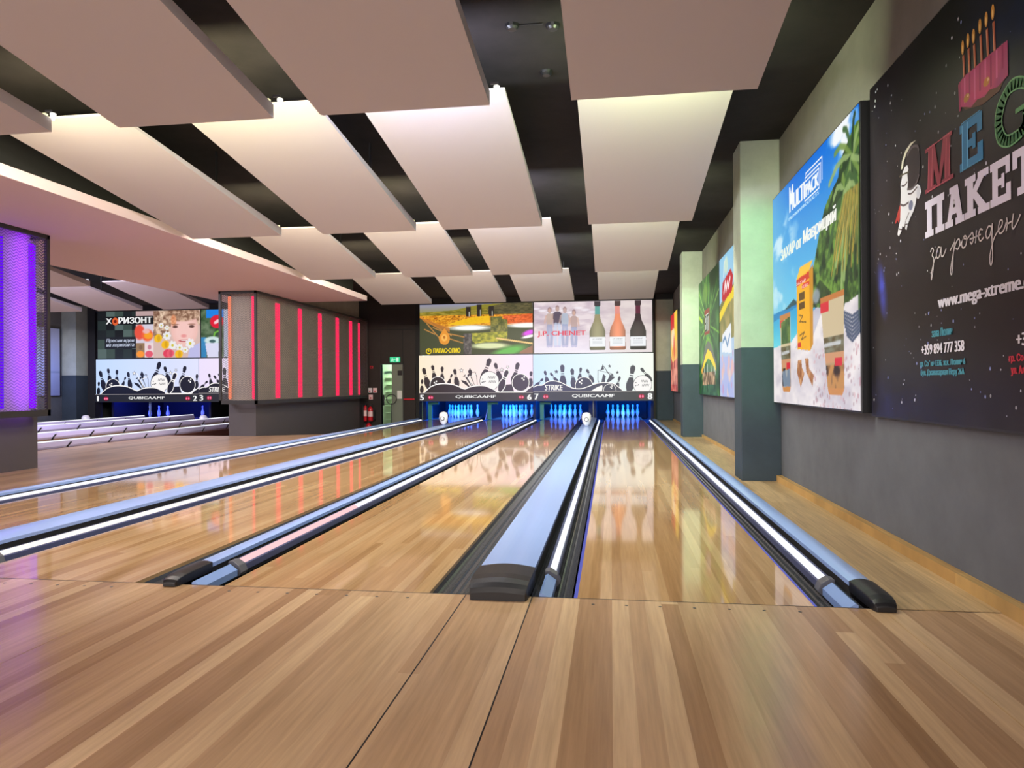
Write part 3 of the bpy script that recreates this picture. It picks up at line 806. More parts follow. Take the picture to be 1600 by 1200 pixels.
masking(-2.155, 1.175, '78', (205, 232, 255), (246, 250, 240), (66, 66, 112), (74, 72, 76), 'B', 'masking panel over lanes 7 and 8, pale blue with dark pins and balls')
masking(-5.465, -2.165, '56', (255, 238, 208), (250, 228, 250), (54, 44, 44), (74, 62, 92), 'A', 'masking panel over lanes 5 and 6, cream to pink with dark pins and balls')
masking(-15.70, -12.30, '12', (196, 220, 255), (226, 228, 255), (22, 24, 44), (30, 30, 48), 'A', 'masking panel over far lanes 1 and 2, sky blue with dark pins')
masking(-12.29, -8.95, '34', (238, 226, 252), (246, 226, 240), (24, 24, 40), (40, 36, 50), 'B', 'masking panel over far lanes 3 and 4, half hidden by the red column')


def lightbox(x0, x1, cv, lab, art=None, px=None, name='screen_lightbox'):
    Y = 19.88; z0, z1 = 1.887, 3.315
    t = thing(name, lab, 'billboard', ((x0 + x1) / 2, Y, z0), 'backlit pictures over the masking units')
    MB().box(x0 - .03, x1 + .03, Y, Y + .1, z0 - .02, z1 + .02).build('frame', M['black'], t)
    pl = backplane(x0, Y, z0); pc = cv.build('picture', pl, M['print'], t, .003)
    if art: art.build('lettering', pl, M['print'], pc, .006)
    return t


BW, BH = 3.27, 1.433
# wine bottles picture; px grid (0..1485, 0..630) of the photo's billboard, y down
def bottle(cv, q, cx, body, neck, capc, lab, w=105):
    pts = [(0, 112), (0, 235)]; prof = [(38, 0), (38, 52), (30, 58), (30, 130), (34, 190), (48, 250), (80, 315), (98, 370), (100, 430), (96, 470), (100, 510), (100, 590), (88, 606)]
    poly = [q(cx - a, 104 + b_) for a, b_ in prof] + [q(cx + a, 104 + b_) for a, b_ in prof[::-1]]; w = 105
    m = cv.polym(poly); x = (cv.x - q(cx, 0)[0]) / (q(cx + w, 0)[0] - q(cx, 0)[0])
    sh = (1.08 - .45 * np.clip(np.abs(x), 0, 1) ** 2)[..., None]
    cv.put(m, np.clip(np.ones_like(cv.im) * np.array(body) / 255 * sh, 0, 1))
    yy = cv.y
    for (a, b_, c) in ((0, 62, capc), (62, 118, capc if neck is None else neck), (118, 160, neck or capc)):
        mm_ = m * ((yy <= q(0, a + 104)[1]) & (yy > q(0, b_ + 104)[1])); cv.put(mm_, c)
    mm_ = m * ((yy <= q(0, 545)[1]) & (yy > q(0, 664)[1])) * (np.abs(x) < .9); cv.put(mm_, (238, 240, 244))
    for k in (600, 615, 630): cv.line([q(cx - 60, k), q(cx + 60, k)], .012, (170, 176, 184), .8)
    mm_ = m * (yy <= q(0, 672)[1]); cv.put(mm_, tuple(v * .6 for v in body), .75)


cv = Canvas(BW, BH, .0095); q = lambda x, y: ((x - 35) / 1485 * BW, BH - (y - 100) / 640 * BH)
cv.fill((214, 198, 210)); cv.tex(np.ones_like(cv.x), (196, 176, 190), (236, 222, 226), .5, .16, 4)
cv.vgrad(0, .5, (244, 238, 252), (226, 212, 226), .8); cv.put(np.clip((cv.x - BW * .45) / (BW * .3), 0, 1), (226, 214, 206), .55)
for k in range(9): cv.ell(*q(60 + 90 * k, 180 + 26 * (k % 3)), .12, .03, (250, 244, 252), .7, .6)
for hx, hy, c, skin, w in ((235, 200, (196, 172, 160), (216, 176, 160), 46), (335, 180, (78, 66, 84), (200, 170, 160), 60), (430, 200, (176, 188, 206), (206, 176, 170), 50), (545, 235, (186, 156, 150), (214, 176, 160), 46)):
    cv.ell(*q(hx, hy), .055, .085, (150, 118, 118), .8, .3); cv.ell(*q(hx, hy + 8), .042, .06, skin, .9, .3)
    cv.poly([q(hx - w, hy + 70), q(hx - w * .5, hy + 42), q(hx + w * .5, hy + 42), q(hx + w, hy + 70), q(hx + w * .8, hy + 200), q(hx - w * .8, hy + 200)], c, .85)
    cv.line([q(hx - w, hy + 75), q(hx - w * 1.35, hy + 160)], .05, skin, .7); cv.line([q(hx + w, hy + 75), q(hx + w * 1.3, hy + 165)], .05, skin, .7)
    for sg in (-1, 1): cv.line([q(hx + sg * w * .35, hy + 195), q(hx + sg * w * .55, hy + 330), q(hx + sg * w * .4, 650)], .085, (150, 158, 196) if hx != 335 else (196, 210, 236), .75)
    cv.line([q(hx - w * .6, 655), q(hx + w * .6, 655)], .035, (206, 196, 226), .8)
bottle(cv, q, 840, (150, 142, 108), (104, 168, 160), (70, 62, 66), 0); bottle(cv, q, 1092, (226, 140, 104), (232, 150, 138), (84, 66, 64), 0); bottle(cv, q, 1345, (64, 52, 52), (104, 50, 66), (70, 56, 58), 0)
A = Art(); A.text('J.P. CHENET', *[v for v in (q(80, 0)[0], q(690, 0)[0], q(0, 540)[1], q(0, 462)[1])], (222, 50, 84), 1, 0, .008)
for cx in (840, 1092, 1345): A.text('J.P. CHENET', q(cx - 62, 0)[0], q(cx + 62, 0)[0], q(0, 585)[1], q(0, 565)[1], (90, 90, 100), 1)
lightbox(-2.125, 1.15, cv, 'backlit picture of three wine bottles and a group of people, above lanes 7 and 8', A)

# sunflower field and oil picture; px grid x 140..1550, y 140..745
cv = Canvas(BW, BH, .0095); q = lambda x, y: ((x - 140) / 1410 * BW, BH - (y - 140) / 608 * BH)
cv.fill((70, 74, 50)); cv.vgrad(q(0, 290)[1], BH, (150, 140, 60), (150, 150, 176))
cv.poly([q(140, 235), q(560, 215), q(900, 150), q(1150, 140), q(1550, 110), q(1550, 290), q(140, 290)], (140, 132, 44)); cv.tex(cv.polym([q(140, 240), q(900, 200), q(1550, 150), q(1550, 290), q(140, 290)]), (112, 104, 30), (170, 150, 60), .12, .03)
cv.tex(cv.polym([q(1000, 180), q(1250, 130), q(1550, 115), q(1550, 285), q(1000, 285)]), (70, 66, 40), (110, 100, 66), .1, .03)
cv.tex(cv.polym([q(140, 275), q(1550, 270), q(1550, 400), q(1030, 405), q(640, 400), q(500, 430), q(140, 300)]), (196, 120, 26), (246, 176, 50), .05, .03, 3, 1, 3)
cv.tex(cv.polym([q(1180, 290), q(1550, 270), q(1550, 400), q(1220, 390)]), (206, 84, 40), (250, 120, 60), .07, .03)
cv.dots(60, .1, BW, q(0, 360)[1], q(0, 285)[1], .008, .02, [(90, 50, 20), (110, 60, 20)], .8)
cv.poly([q(500, 380), q(680, 330), q(820, 300), q(1020, 285), q(1020, 370), q(620, 400)], (246, 196, 30), .9)
cv.ell(*q(770, 430), .58, .075, (255, 255, 250), 1, .7); cv.ell(*q(1480, 410), .55, .07, (255, 252, 246), 1, .7); cv.rect(q(1030, 0)[0], q(1170, 0)[0], q(0, 560)[1], q(0, 300)[1], (104, 104, 56)); cv.tex(cv.polym([q(1030, 300), q(1240, 340), q(1240, 560), q(1030, 560)]), (80, 86, 44), (150, 140, 70), .07)
cv.tex(cv.polym([q(700, 500), q(1240, 480), q(1230, 590), q(840, 620)]), (120, 124, 50), (200, 190, 66), .1, .05)
cv.ell(*q(1020, 650), .52, .085, (226, 232, 180), 1, .6); cv.ell(*q(1250, 720), .48, .13, (110, 200, 90), .9, .8, .25); cv.ell(*q(1500, 500), .18, .07, (226, 70, 236), 1, .7, .3); cv.ell(*q(1500, 545), .2, .04, (255, 250, 250), 1, .6, .2)
cv.poly([q(1100, 550), q(1550, 620), q(1550, 640), q(1100, 570)], (240, 200, 130)); cv.poly([q(1400, 720), q(1550, 650), q(1550, 748), q(1380, 748)], (176, 116, 96), .8)
for x, y0, y1 in ((757, 175, 290), (893, 150, 290), (1043, 170, 290)): cv.rect(q(x - 32, 0)[0], q(x + 28, 0)[0], q(0, y1)[1], q(0, y0)[1], (44, 36, 32)); cv.rect(q(x + 6, 0)[0], q(x + 13, 0)[0], q(0, y1)[1], q(0, y0 + 60)[1], (220, 214, 200))
cv.tex(cv.polym([q(690, 500), q(800, 500), q(790, 748), q(690, 748)]), (66, 60, 62), (120, 112, 108), .06)
for pts in (((140, 280), (330, 400), (540, 520)), ((230, 370), (300, 450), (400, 560), (430, 570)), ((200, 440), (330, 500)), ((520, 560), (680, 610)), ((310, 420), (480, 490), (700, 540))): cv.line([q(*p) for p in pts], .03, (214, 146, 70), .85)
cv.poly([q(*p) for p in ((140, 290), (240, 320), (520, 430), (520, 480), (340, 410), (200, 350))], (206, 126, 50), .8)
cv.poly([q(*p) for p in curve([(455, 430), (490, 480), (520, 545), (500, 610), (450, 630), (400, 605), (382, 545), (415, 480), (455, 430)])], (232, 150, 50)); cv.ell(*q(450, 545), .085, .10, (252, 190, 92), 1, .4); cv.ell(*q(450, 540), .035, .045, (190, 110, 30), 1, .4)
A = Art(); A.ell(*q(253, 707), .085, .085, (236, 206, 20), 1); A.ell(*q(253, 707), .058, .058, (70, 70, 40), 2); A.ell(*q(253, 700), .02, .035, (236, 206, 20), 3, 12)
A.text('ПАПАС•ОЛИО', q(312, 0)[0], q(650, 0)[0], q(0, 728)[1], q(0, 672)[1], (240, 210, 20), 1, 0, .008)
lightbox(-5.43, -2.18, cv, 'backlit picture of a sunflower field and golden oil drop, above lanes 5 and 6', A)

# smiling child with flowers; px x 60..1310, y 65..650 (8 px per photo px)
cv = Canvas(BW + .12, BH, .0095); q = lambda x, y: ((x - 20) / 1295 * (BW + .12), BH - (y - 65) / 590 * BH)
cv.fill((40, 48, 52))
for i in range(5):
    for j in range(5): cv.rect(q(20 + 110 * i, 0)[0], q(130 + 110 * i, 0)[0], q(0, 185 + 118 * j)[1], q(0, 65 + 118 * j)[1], [(24, 26, 30), (64, 80, 74), (40, 50, 50), (90, 108, 104), (30, 34, 38)][(i * 3 + j * 2) % 5], .9)
cv.rect(q(510, 0)[0], q(730, 0)[0], q(0, 130)[1], q(0, 65)[1], (190, 160, 160)); cv.rect(q(130, 0)[0], q(725, 0)[0], q(0, 232)[1], q(0, 125)[1], (24, 24, 28)); cv.rect(q(110, 0)[0], q(508, 0)[0], q(0, 530)[1], q(0, 385)[1], (30, 32, 40))
cv.rect(q(510, 0)[0], q(730, 0)[0], q(0, 465)[1], q(0, 232)[1], (214, 206, 222)); cv.ell(*q(555, 330), .17, .23, (232, 84, 66), 1, .3); cv.ell(*q(655, 370), .19, .18, (240, 100, 60), 1, .3); cv.ell(*q(665, 375), .14, .1, (246, 160, 40), 1, .4); cv.ell(*q(640, 320), .12, .07, (236, 190, 190), .9, .5)
for i, c in enumerate(((150, 120, 90), (236, 214, 216), (120, 110, 90))):
    x0 = 510 + 110 * i; cv.rect(q(x0, 0)[0], q(x0 + 110, 0)[0], q(0, 650)[1], q(0, 465)[1], c); cv.ell(*q(x0 + 55, 605), .13, .1, [(250, 150, 50), (226, 90, 110), (220, 150, 60)][i], 1, .3); cv.ell(*q(x0 + 60, 520), .06, .07, [(120, 90, 70), (190, 110, 130), (90, 80, 60)][i], .8, .5)
cv.rect(q(730, 0)[0], q(1320, 0)[0], 0, BH, (214, 184, 176)); cv.tex(cv.polym([q(730, 65), q(1310, 65), q(1310, 260), q(1180, 180), q(960, 200), q(930, 420), q(730, 420)]), (128, 92, 74), (232, 204, 178), .1, .12, 4, 1, 2.6)
cv.ell(*q(1120, 290), .44, .56, (236, 186, 176), 1, .12); cv.ell(*q(1120, 320), .36, .4, (246, 202, 196), .8, .6); cv.tex(cv.ellm(*q(1090, 120), .55, .2, .3), (132, 96, 76), (216, 180, 154), .08, .07, 4, 1, 2.6); cv.tex(cv.ellm(*q(985, 190), .09, .17, .4), (206, 130, 90), (240, 170, 130), .06)
for x in (1005, 1210): cv.ell(*q(x, 270), .085, .042, (96, 66, 60), 1, .5); cv.ell(*q(x, 240), .12, .018, (150, 104, 84), .8, .6)
cv.ell(*q(1112, 385), .09, .05, (226, 130, 130), .7, .7); cv.ell(*q(1115, 445), .17, .036, (176, 60, 70), 1, .5); cv.ell(*q(1115, 440), .12, .016, (250, 240, 236), 1, .5)
cv.poly([q(1180, 540), q(1310, 470), q(1310, 655), q(1160, 655)], (186, 188, 236), .9)
for x, y, r in ((830, 250, .09), (900, 280, .08), (900, 380, .14), (970, 500, .15), (1060, 530, .12), (1190, 480, .16), (1130, 560, .1)):
    for k in range(7): cv.ell(q(x, y)[0] + r * .6 * math.cos(k * .9), q(x, y)[1] + r * .6 * math.sin(k * .9), r * .4, r * .3, (236, 236, 238), .95, .3, k * .9)
    cv.ell(*q(x, y), r * .28, r * .28, (206, 190, 60), 1, .4)
for x, y, c in ((790, 410, (246, 190, 30)), (880, 490, (246, 186, 26)), (1050, 610, (248, 188, 30)), (900, 600, (226, 66, 92)), (940, 600, (236, 90, 110))): cv.ell(*q(x, y), .13, .12, c, 1, .25, .5); cv.ell(q(x, y)[0] + .02, q(x, y)[1], .05, .1, tuple(v * .85 for v in c), .8, .5)
A = Art(); A.text('Х', q(132, 0)[0], q(200, 0)[0], q(0, 222)[1], q(0, 148)[1], (240, 240, 240), 1, 0, .012); A.ell(*q(247, 190), .105, .12, (222, 96, 50), 1); A.ell(*q(247, 188), .05, .05, (110, 30, 20), 2, 14); A.text('РИЗОНТ', q(292, 0)[0], q(712, 0)[0], q(0, 218)[1], q(0, 138)[1], (240, 240, 240), 1, 0, .014)
A.text('Пресни идеи', q(130, 0)[0], q(480, 0)[0], q(0, 460)[1], q(0, 408)[1], (178, 186, 206), 1, .2, .006); A.text('на хоризонта', q(130, 0)[0], q(480, 0)[0], q(0, 518)[1], q(0, 470)[1], (178, 186, 206), 1, .2, .006)
lightbox(-15.62, -12.26, cv, 'backlit picture of a smiling child with white daisies, above far lanes 1 and 2', A)

cv = Canvas(BW, BH, .016); q = lambda x, y: ((x - 1322) / 8 * .0212, BH - (y - 45) / 610 * BH)
cv.fill((70, 96, 66)); cv.tex(np.ones_like(cv.x), (46, 74, 44), (110, 130, 100), .2, .2, 4); cv.rect(q(1385, 0)[0], BW, q(0, 150)[1], BH, (30, 130, 226)); cv.rect(0, q(1385, 0)[0], 0, q(0, 400)[1], (40, 140, 214), .8)
cv.ell(*q(1515, 200), .22, .20, (222, 30, 56), 1, .15); cv.ell(*q(1515, 200), .11, .05, (250, 226, 232), .9, .4, .5); cv.line([q(1470, 420), q(1490, 340), q(1540, 320)], .05, (110, 180, 60)); cv.ell(*q(1460, 440), .26, .12, (206, 226, 226), 1, .3); cv.ell(*q(1460, 450), .1, .05, (60, 96, 96), 1, .4); cv.poly([q(1370, 470), q(1540, 470), q(1530, 655), q(1400, 655)], (216, 216, 240)); cv.rect(q(1600, 0)[0], BW, 0, BH, (176, 180, 200)); cv.ell(2.2, .6, .6, .5, (214, 190, 120), 1, .5)
lightbox(-12.2, -8.98, cv, 'backlit picture with a red badge and a white cup, half hidden behind the red column')
for a, b_, w in ((-5.5, XR - .01, 'right'), (-16.0, -8.9, 'left')):
    tag(MB().box(a, b_, 19.9, 20.0, 3.335, ZC).build('wall_header', M['blackmatt']), 'black strip between the backlit pictures and the ceiling on the ' + w, kind='structure')
tag(MB().box(-5.56, -5.46, 19.88, 20.2, -.45, ZC).build('trim_3', M['blackmatt']), 'black upright at the left end of the masking panels', kind='structure')
tag(MB().box(-16.0, -15.72, 19.88, 20.2, -.1, ZC).build('trim_4', M['blackmatt']), 'black upright left of the far masking panels', kind='structure')
tag(MB().box(1.17, 1.235, 19.9, 20.1, 0, ZC).build('trim_5', M['blackmatt']), 'black upright at the right end of the masking panels', kind='structure')
# ------------------------------------------------------------------ billboards on the right wall
def wallboard(y_far, y_near, z0, z1, xf, lab, cv=None, art=None, m=None, am=None, rim=.014, plane=rightplane, wallx=XR, name='wall_billboard'):
    t = thing(name, lab, 'billboard', (wallx, (y_far + y_near) / 2, z0), 'billboards on the walls')
    a, b_ = sorted((xf, wallx)); e = .004 if xf < wallx else -.004
    MB().box(min(xf + e, wallx), max(xf + e, wallx), y_near, y_far, z0, z1).build('case', M['black'], t, bevel=.003)
    pc = cv.build('picture', plane(xf, y_far - rim, z0 + rim), m or M['print'], t, .001) if cv else t
    for nm, a_ in (art.items() if isinstance(art, dict) else (('lettering', art),)):
        if a_: a_.build(nm, plane(xf, y_far, z0), am or m or M['print'], pc, .002)
    return t


# tropical beach
Z0 = .80; Wd, H = 2.53, 2.055
cv = Canvas(Wd - .028, H - .028, .0085); z = lambda v: v - Z0
cv.fill((60, 150, 214)); cv.vgrad(z(1.68), H, (110, 200, 232), (8, 110, 220)); cv.put(np.clip(1 - cv.x / .8, 0, 1) * (cv.y > z(1.68)), (130, 190, 222), .6)
cl = cv.noise(.35, .2, 4)
cv.put(np.clip((cl - .5) * 5, 0, 1) * cv.ellm(.35, z(2.33), .5, .22, .9), (226, 240, 250), .8); cv.put(np.clip((cl - .45) * 5, 0, 1) * cv.ellm(.3, z(1.86), .55, .2, .9), (200, 230, 244), .8); cv.put(np.clip((cl - .4) * 5, 0, 1) * cv.ellm(2.25, z(2.72), .38, .22, .5), (246, 250, 252))
cv.poly([(0, z(1.46)), (0, z(1.675)), (1.5, z(1.70)), (1.5, z(1.5))], (20, 124, 190)); cv.vgrad(z(1.3), z(1.62), (110, 214, 226), (40, 160, 214), 1, cv.polym([(0, z(1.28)), (0, z(1.60)), (.9, z(1.66)), (1.5, z(1.62)), (1.2, z(1.35))]))
cv.poly([(.45, z(1.675)), (.8, z(1.74)), (1.0, z(1.68))], (40, 70, 90))
sand = cv.polym([(0, 0), (0, z(1.34)), (.7, z(1.36)), (1.35, z(1.56)), (1.9, z(1.66)), (2.6, z(1.64)), (2.6, 0)]); cv.tex(sand, (206, 198, 206), (240, 232, 232), .3, .12); cv.put(sand * cv.polym([(.85, z(1.3)), (1.45, z(1.6)), (1.75, z(1.62)), (1.25, z(1.25))]), (176, 176, 196), .6)
cv.dots(150, 1.4, 2.5, 0, z(1.25), .006, .02, [(196, 150, 160), (170, 140, 150), (216, 180, 184)], .7)
cv.tex(cv.polym(curve([(1.32, z(1.60)), (1.38, z(1.85)), (1.47, z(1.98)), (1.6, z(2.16)), (1.74, z(2.32)), (1.95, z(2.42)), (2.06, z(2.46)), (2.18, z(2.60)), (2.6, z(2.66)), (2.6, z(1.63)), (1.32, z(1.60))])), (18, 44, 22), (110, 150, 60), .09, .09, 4, 1, 3)
cv.put(cv.polym([(1.35, z(1.61)), (1.6, z(1.8)), (1.9, z(1.66)), (1.8, z(1.61))]), (16, 30, 22), .6)
for (bx, bz, L, rot0, n, c0) in ((2.36, z(2.52), .55, .2, 15, 0), (2.2, z(2.32), .38, 1.1, 11, 1), (2.5, z(2.2), .5, 1.9, 9, 0)):
    for k in range(n):
        a = rot0 + k * 2 * math.pi / n; col = [(60, 96, 50), (120, 150, 70), (150, 176, 110), (34, 60, 34)][k % 4]
        cv.line([(bx + L * u * math.cos(a), bz + L * u * math.sin(a) - .28 * u * u) for u in (0, .33, .66, 1)], .045, col, .9)
for k in range(22): cv.line([(2.2 + .014 * k, z(2.3)), (2.02 + .022 * k, z(2.05)), (1.9 + .026 * k + .02 * (k % 3), z(1.78 + .05 * (k % 4)))], .018, [(176, 146, 60), (96, 110, 50), (206, 160, 60), (140, 140, 70)][k % 4], .8)
for k in range(7): cv.line([(2.12 + .02 * k, z(1.50) - .03 * k), (2.35, z(1.44) - .028 * k), (2.53, z(1.47) - .022 * k)], .022, (50, 66, 96), .85)
# carton
cv.poly([(1.30, z(1.92)), (1.42, z(1.95)), (1.405, z(1.30)), (1.32, z(1.255))], (206, 140, 30)); cv.poly([(.90, z(1.90)), (1.30, z(1.92)), (1.32, z(1.255)), (.925, z(1.285))], (246, 176, 26)); cv.poly([(.90, z(1.90)), (1.02, z(1.99)), (1.42, z(1.99)), (1.30, z(1.92))], (250, 196, 60))
cv.poly([(.90, z(1.895)), (1.30, z(1.91)), (1.303, z(1.85)), (.902, z(1.835))], (214, 40, 34)); cv.poly([(1.08, z(1.83)), (1.305, z(1.835)), (1.305, z(1.80)), (1.08, z(1.79))], (226, 50, 40)); cv.rect(.98, 1.16, z(1.70), z(1.77), (96, 60, 20)); cv.rect(.98, 1.16, z(1.62), z(1.68), (96, 60, 20)); cv.line([(.97, z(1.58)), (1.1, z(1.56)), (1.0, z(1.52)), (1.2, z(1.5))], .012, (110, 70, 20)); cv.line([(1.0, z(1.4)), (1.15, z(1.42)), (1.05, z(1.36)), (1.2, z(1.38))], .012, (110, 70, 20)); cv.rect(.935, 1.03, z(1.30), z(1.34), (214, 40, 34))
cv.ell(1.5, z(1.68), .1, .06, (150, 160, 170), .9, .5)
def tube(cv, x0, x1, zt, zb, xb0, xb1):
    body = cv.polym([(x0, zt), (x1, zt), (xb1, zb + .05), (xb1 - .04, zb), (xb0 + .04, zb), (xb0, zb + .05)]); cv.put(body, (186, 148, 110)); h = zt - zb; yy = (cv.y - zb) / h
    cv.put(body * (yy > .94), (196, 120, 60)); cv.put(body * (yy < .94) * (yy > .58), (206, 186, 150)); cv.tex(body * (yy < .58) * (yy > .42), (96, 80, 50), (130, 130, 110), .1, .04); cv.put(body * (yy < .42) * (yy > .32), (206, 150, 110)); cv.tex(body * (yy < .30) * (yy > .06), (50, 30, 26), (196, 140, 80), .09, .11, 2, 1, 4); cv.put(body * (yy < .07), (206, 140, 80))
    w = x1 - x0; cv.rect(x0 + .02 * w, x0 + .38 * w, zt - .16 * h, zt - .06 * h, (216, 36, 56)); cv.rect(x0 + .62 * w, x0 + .92 * w, zb + .29 * h, zb + .37 * h, (216, 36, 56)); cv.line([(x0 + .2 * w, zb + .5 * h), (x1 - .15 * w, zb + .51 * h)], .03, (216, 220, 226), .8)
tube(cv, 1.605, 2.18, z(1.65), z(.895), 1.79, 2.17); tube(cv, .27, .68, z(1.635), z(.905), .36, .68)
cv.tex(cv.polym([(.32, z(1.57)), (.66, z(1.60)), (.66, z(1.36)), (.33, z(1.36))]), (40, 70, 30), (110, 130, 60), .08); cv.put(cv.polym([(.35, z(1.1)), (.66, z(1.12)), (.66, z(.96)), (.40, z(.95))]), (150, 180, 210), .7)
for pts in (((.93, 1.19), (1.05, 1.19), (1.06, 1.12), (1.14, 1.07), (1.02, .95), (.90, 1.08)), ((1.16, 1.20), (1.27, 1.19), (1.28, 1.11), (1.42, 1.05), (1.38, .96), (1.20, 1.08))): cv.tex(cv.polym([(a, z(b_)) for a, b_ in pts]), (150, 90, 50), (216, 160, 110), .07)
A = Art(); wh = (244, 248, 250)
A.text('MULTI', .70, 1.20, z(2.555), z(2.70), wh, 1, 0, .012); A.text('PACK', 1.235, 1.60, z(2.555), z(2.665), wh, 1, 0, .012); A.text('M', .695, .82, z(2.555), z(2.785), wh, 1.5, 0, .008)
A.line([(1.205, z(2.53)), (1.205, z(2.69)), (1.62, z(2.685)), (1.62, z(2.53)), (1.205, z(2.53))], .012, wh, 1); A.line([(1.22, z(2.705)), (1.22, z(2.72)), (1.66, z(2.715)), (1.66, z(2.56))], .012, wh, 1); A.line([(1.24, z(2.735)), (1.24, z(2.755)), (1.70, z(2.75)), (1.70, z(2.575))], .012, wh, 1)
A.text('PREMIUM PRODUCTS', .67, 1.61, z(2.485), z(2.512), (190, 226, 246), 1, 0, .004)
B = Art(); A2 = A; A = B
A.text('ЗАХАР от', .35, 1.08, z(2.17), z(2.275), (236, 240, 226), 1, .1, .012); A.text('Мавриций', 1.14, 2.02, z(2.15), z(2.30), (244, 244, 236), 1, .1, .012)
A3 = Art()
for x, zz, w in ((.92, 1.855, .3), (1.10, 1.808, .18)): A3.text('НОВО' if w < .2 else 'ЗАХАР', x, x + w, z(zz), z(zz + .026), (250, 236, 226), 2)
wallboard(7.457, 4.93, Z0, Z0 + H, 1.63, 'tall glowing billboard with a tropical beach, palm trees and a yellow carton', cv, {'logo': A2, 'lettering': A, 'carton_lettering': A3})

# dark birthday board with stars
Z0 = .78; Wd, H = 2.75, 2.13; z = lambda v: v - Z0
cv = Canvas(Wd - .028, H - .028, .02); cv.fill((26, 23, 26)); cv.tex(np.ones_like(cv.x), (22, 20, 23), (36, 32, 38), .6, .6, 3); cv.put(cv.ellm(.19, z(1.56), .05, .14, 1.2, .3) * cv.noise(.1, .1, 3) * 1.6, (66, 76, 190)); cv.put(cv.ellm(1.9, z(2.75), .5, .5, 1.0) * cv.noise(.2, .1, 3), (24, 44, 96)); cv.put(cv.ellm(.12, z(.85), .2, .15, 1.0) * cv.noise(.1, .1, 3), (50, 50, 100), .7)
A = Art(); rs = random.Random(3)
for k in range(260):
    r = rs.choice((.003, .004, .005, .006, .009)); A.ell(rs.uniform(.05, 2.7), rs.uniform(.05, H - .05), r * .8, r, rs.choice(((210, 214, 226), (130, 140, 196), (160, 160, 170))), .5, 7)
def slab(ch, x0, x1, z0, z1, col, lay, sh=0):
    sx, sz = (x1 - x0) / 10, (z1 - z0) / 10
    Q = {'П': [[(1, 0), (3.6, 0), (3.6, 10), (1, 10)], [(6.4, 0), (9, 0), (9, 10), (6.4, 10)], [(0, 8), (10, 8), (10, 10), (0, 10)], [(0, 0), (4.5, 0), (4.5, 1.7), (0, 1.7)], [(5.5, 0), (10, 0), (10, 1.7), (5.5, 1.7)]],
         'А': [[(1, 1), (3.2, 1), (5.4, 8.5), (3.8, 10)], [(6.6, 1), (9.2, 1), (6.8, 10), (4, 10)], [(3, 2.9), (7, 2.9), (6.8, 4.6), (3.4, 4.6)], [(0, 0), (4.3, 0), (4.3, 1.7), (0, 1.7)], [(5.6, 0), (10, 0), (10, 1.7), (5.6, 1.7)], [(2.5, 8.4), (6.8, 8.4), (6.8, 10), (2.5, 10)]],
         'К': [[(1, 0), (3.5, 0), (3.5, 10), (1, 10)], [(3.5, 4.2), (5, 5.6), (8.9, 9.5), (6, 9.5), (3.5, 6.6)], [(4.4, 6.2), (9.2, 1), (6.2, 1), (3.5, 4.6)], [(0, 8.3), (4.5, 8.3), (4.5, 10), (0, 10)], [(5.4, 8.3), (9.6, 8.3), (9.6, 10), (5.4, 10)], [(0, 0), (4.5, 0), (4.5, 1.7), (0, 1.7)], [(5.4, 0), (10, 0), (10, 1.7), (5.4, 1.7)]],
         'Е': [[(1, 0), (3.8, 0), (3.8, 10), (1, 10)], [(0, 8.2), (9.6, 8.2), (9.6, 10), (0, 10)], [(0, 0), (10, 0), (10, 1.8), (0, 1.8)], [(7.6, 6.2), (9.6, 6.2), (9.6, 9), (7.6, 9)], [(7.8, 1), (10, 1), (10, 4), (7.8, 4)], [(3.8, 4.2), (6.4, 4.2), (6.4, 5.8), (3.8, 5.8)], [(5.6, 3.4), (7, 3.4), (7, 6.6), (5.6, 6.6)]],
         'Т': [[(3.6, 0), (6.4, 0), (6.4, 10), (3.6, 10)], [(0, 8.2), (10, 8.2), (10, 10), (0, 10)], [(0, 6), (2, 6), (2, 9), (0, 9)], [(8, 6), (10, 6), (10, 9), (8, 9)], [(2, 0), (8, 0), (8, 1.7), (2, 1.7)]],
         'M': [[(1, 0), (3, 0), (3.4, 10), (1.4, 10)], [(7, 0), (9, 0), (8.6, 10), (6.8, 10)], [(1.6, 10), (3.6, 10), (5.6, 0), (4.6, 0)], [(6.6, 10), (8.4, 10), (5.4, 0), (4.6, 0)], [(0, 0), (4, 0), (4, .9), (0, .9)], [(6, 0), (10, 0), (10, .9), (6, .9)], [(0, 9.1), (3.4, 9.1), (3.4, 10), (0, 10)], [(6.8, 9.1), (9.6, 9.1), (9.6, 10), (6.8, 10)]],
         'A': [[(1, 0), (2.6, 0), (5.6, 10), (4.4, 10)], [(6.8, 0), (9.2, 0), (6, 10), (4.4, 10)], [(3, 3), (7, 3), (7, 4), (3, 4)], [(0, 0), (3.8, 0), (3.8, .9), (0, .9)], [(5.8, 0), (10, 0), (10, .9), (5.8, .9)]]}[ch]
    for k, pts in enumerate(Q): A.poly([(x0 + sx * a, z0 + sz * b_) for a, b_ in pts], col, lay + .12 * k)
white = (232, 230, 252)
for ch, a, b_ in (('П', .825, 1.045), ('А', 1.053, 1.25), ('К', 1.256, 1.48), ('Е', 1.484, 1.648), ('Т', 1.66, 1.84)): slab(ch, a, b_, z(1.771), z(1.964), white, 2)
slab('M', .83, 1.145, z(2.008), z(2.245), (150, 62, 78), 2); slab('Е', 1.21, 1.425, z(2.01), z(2.235), (52, 128, 176), 2); slab('A', 1.92, 2.2, z(2.008), z(2.24), (170, 130, 50), 2)
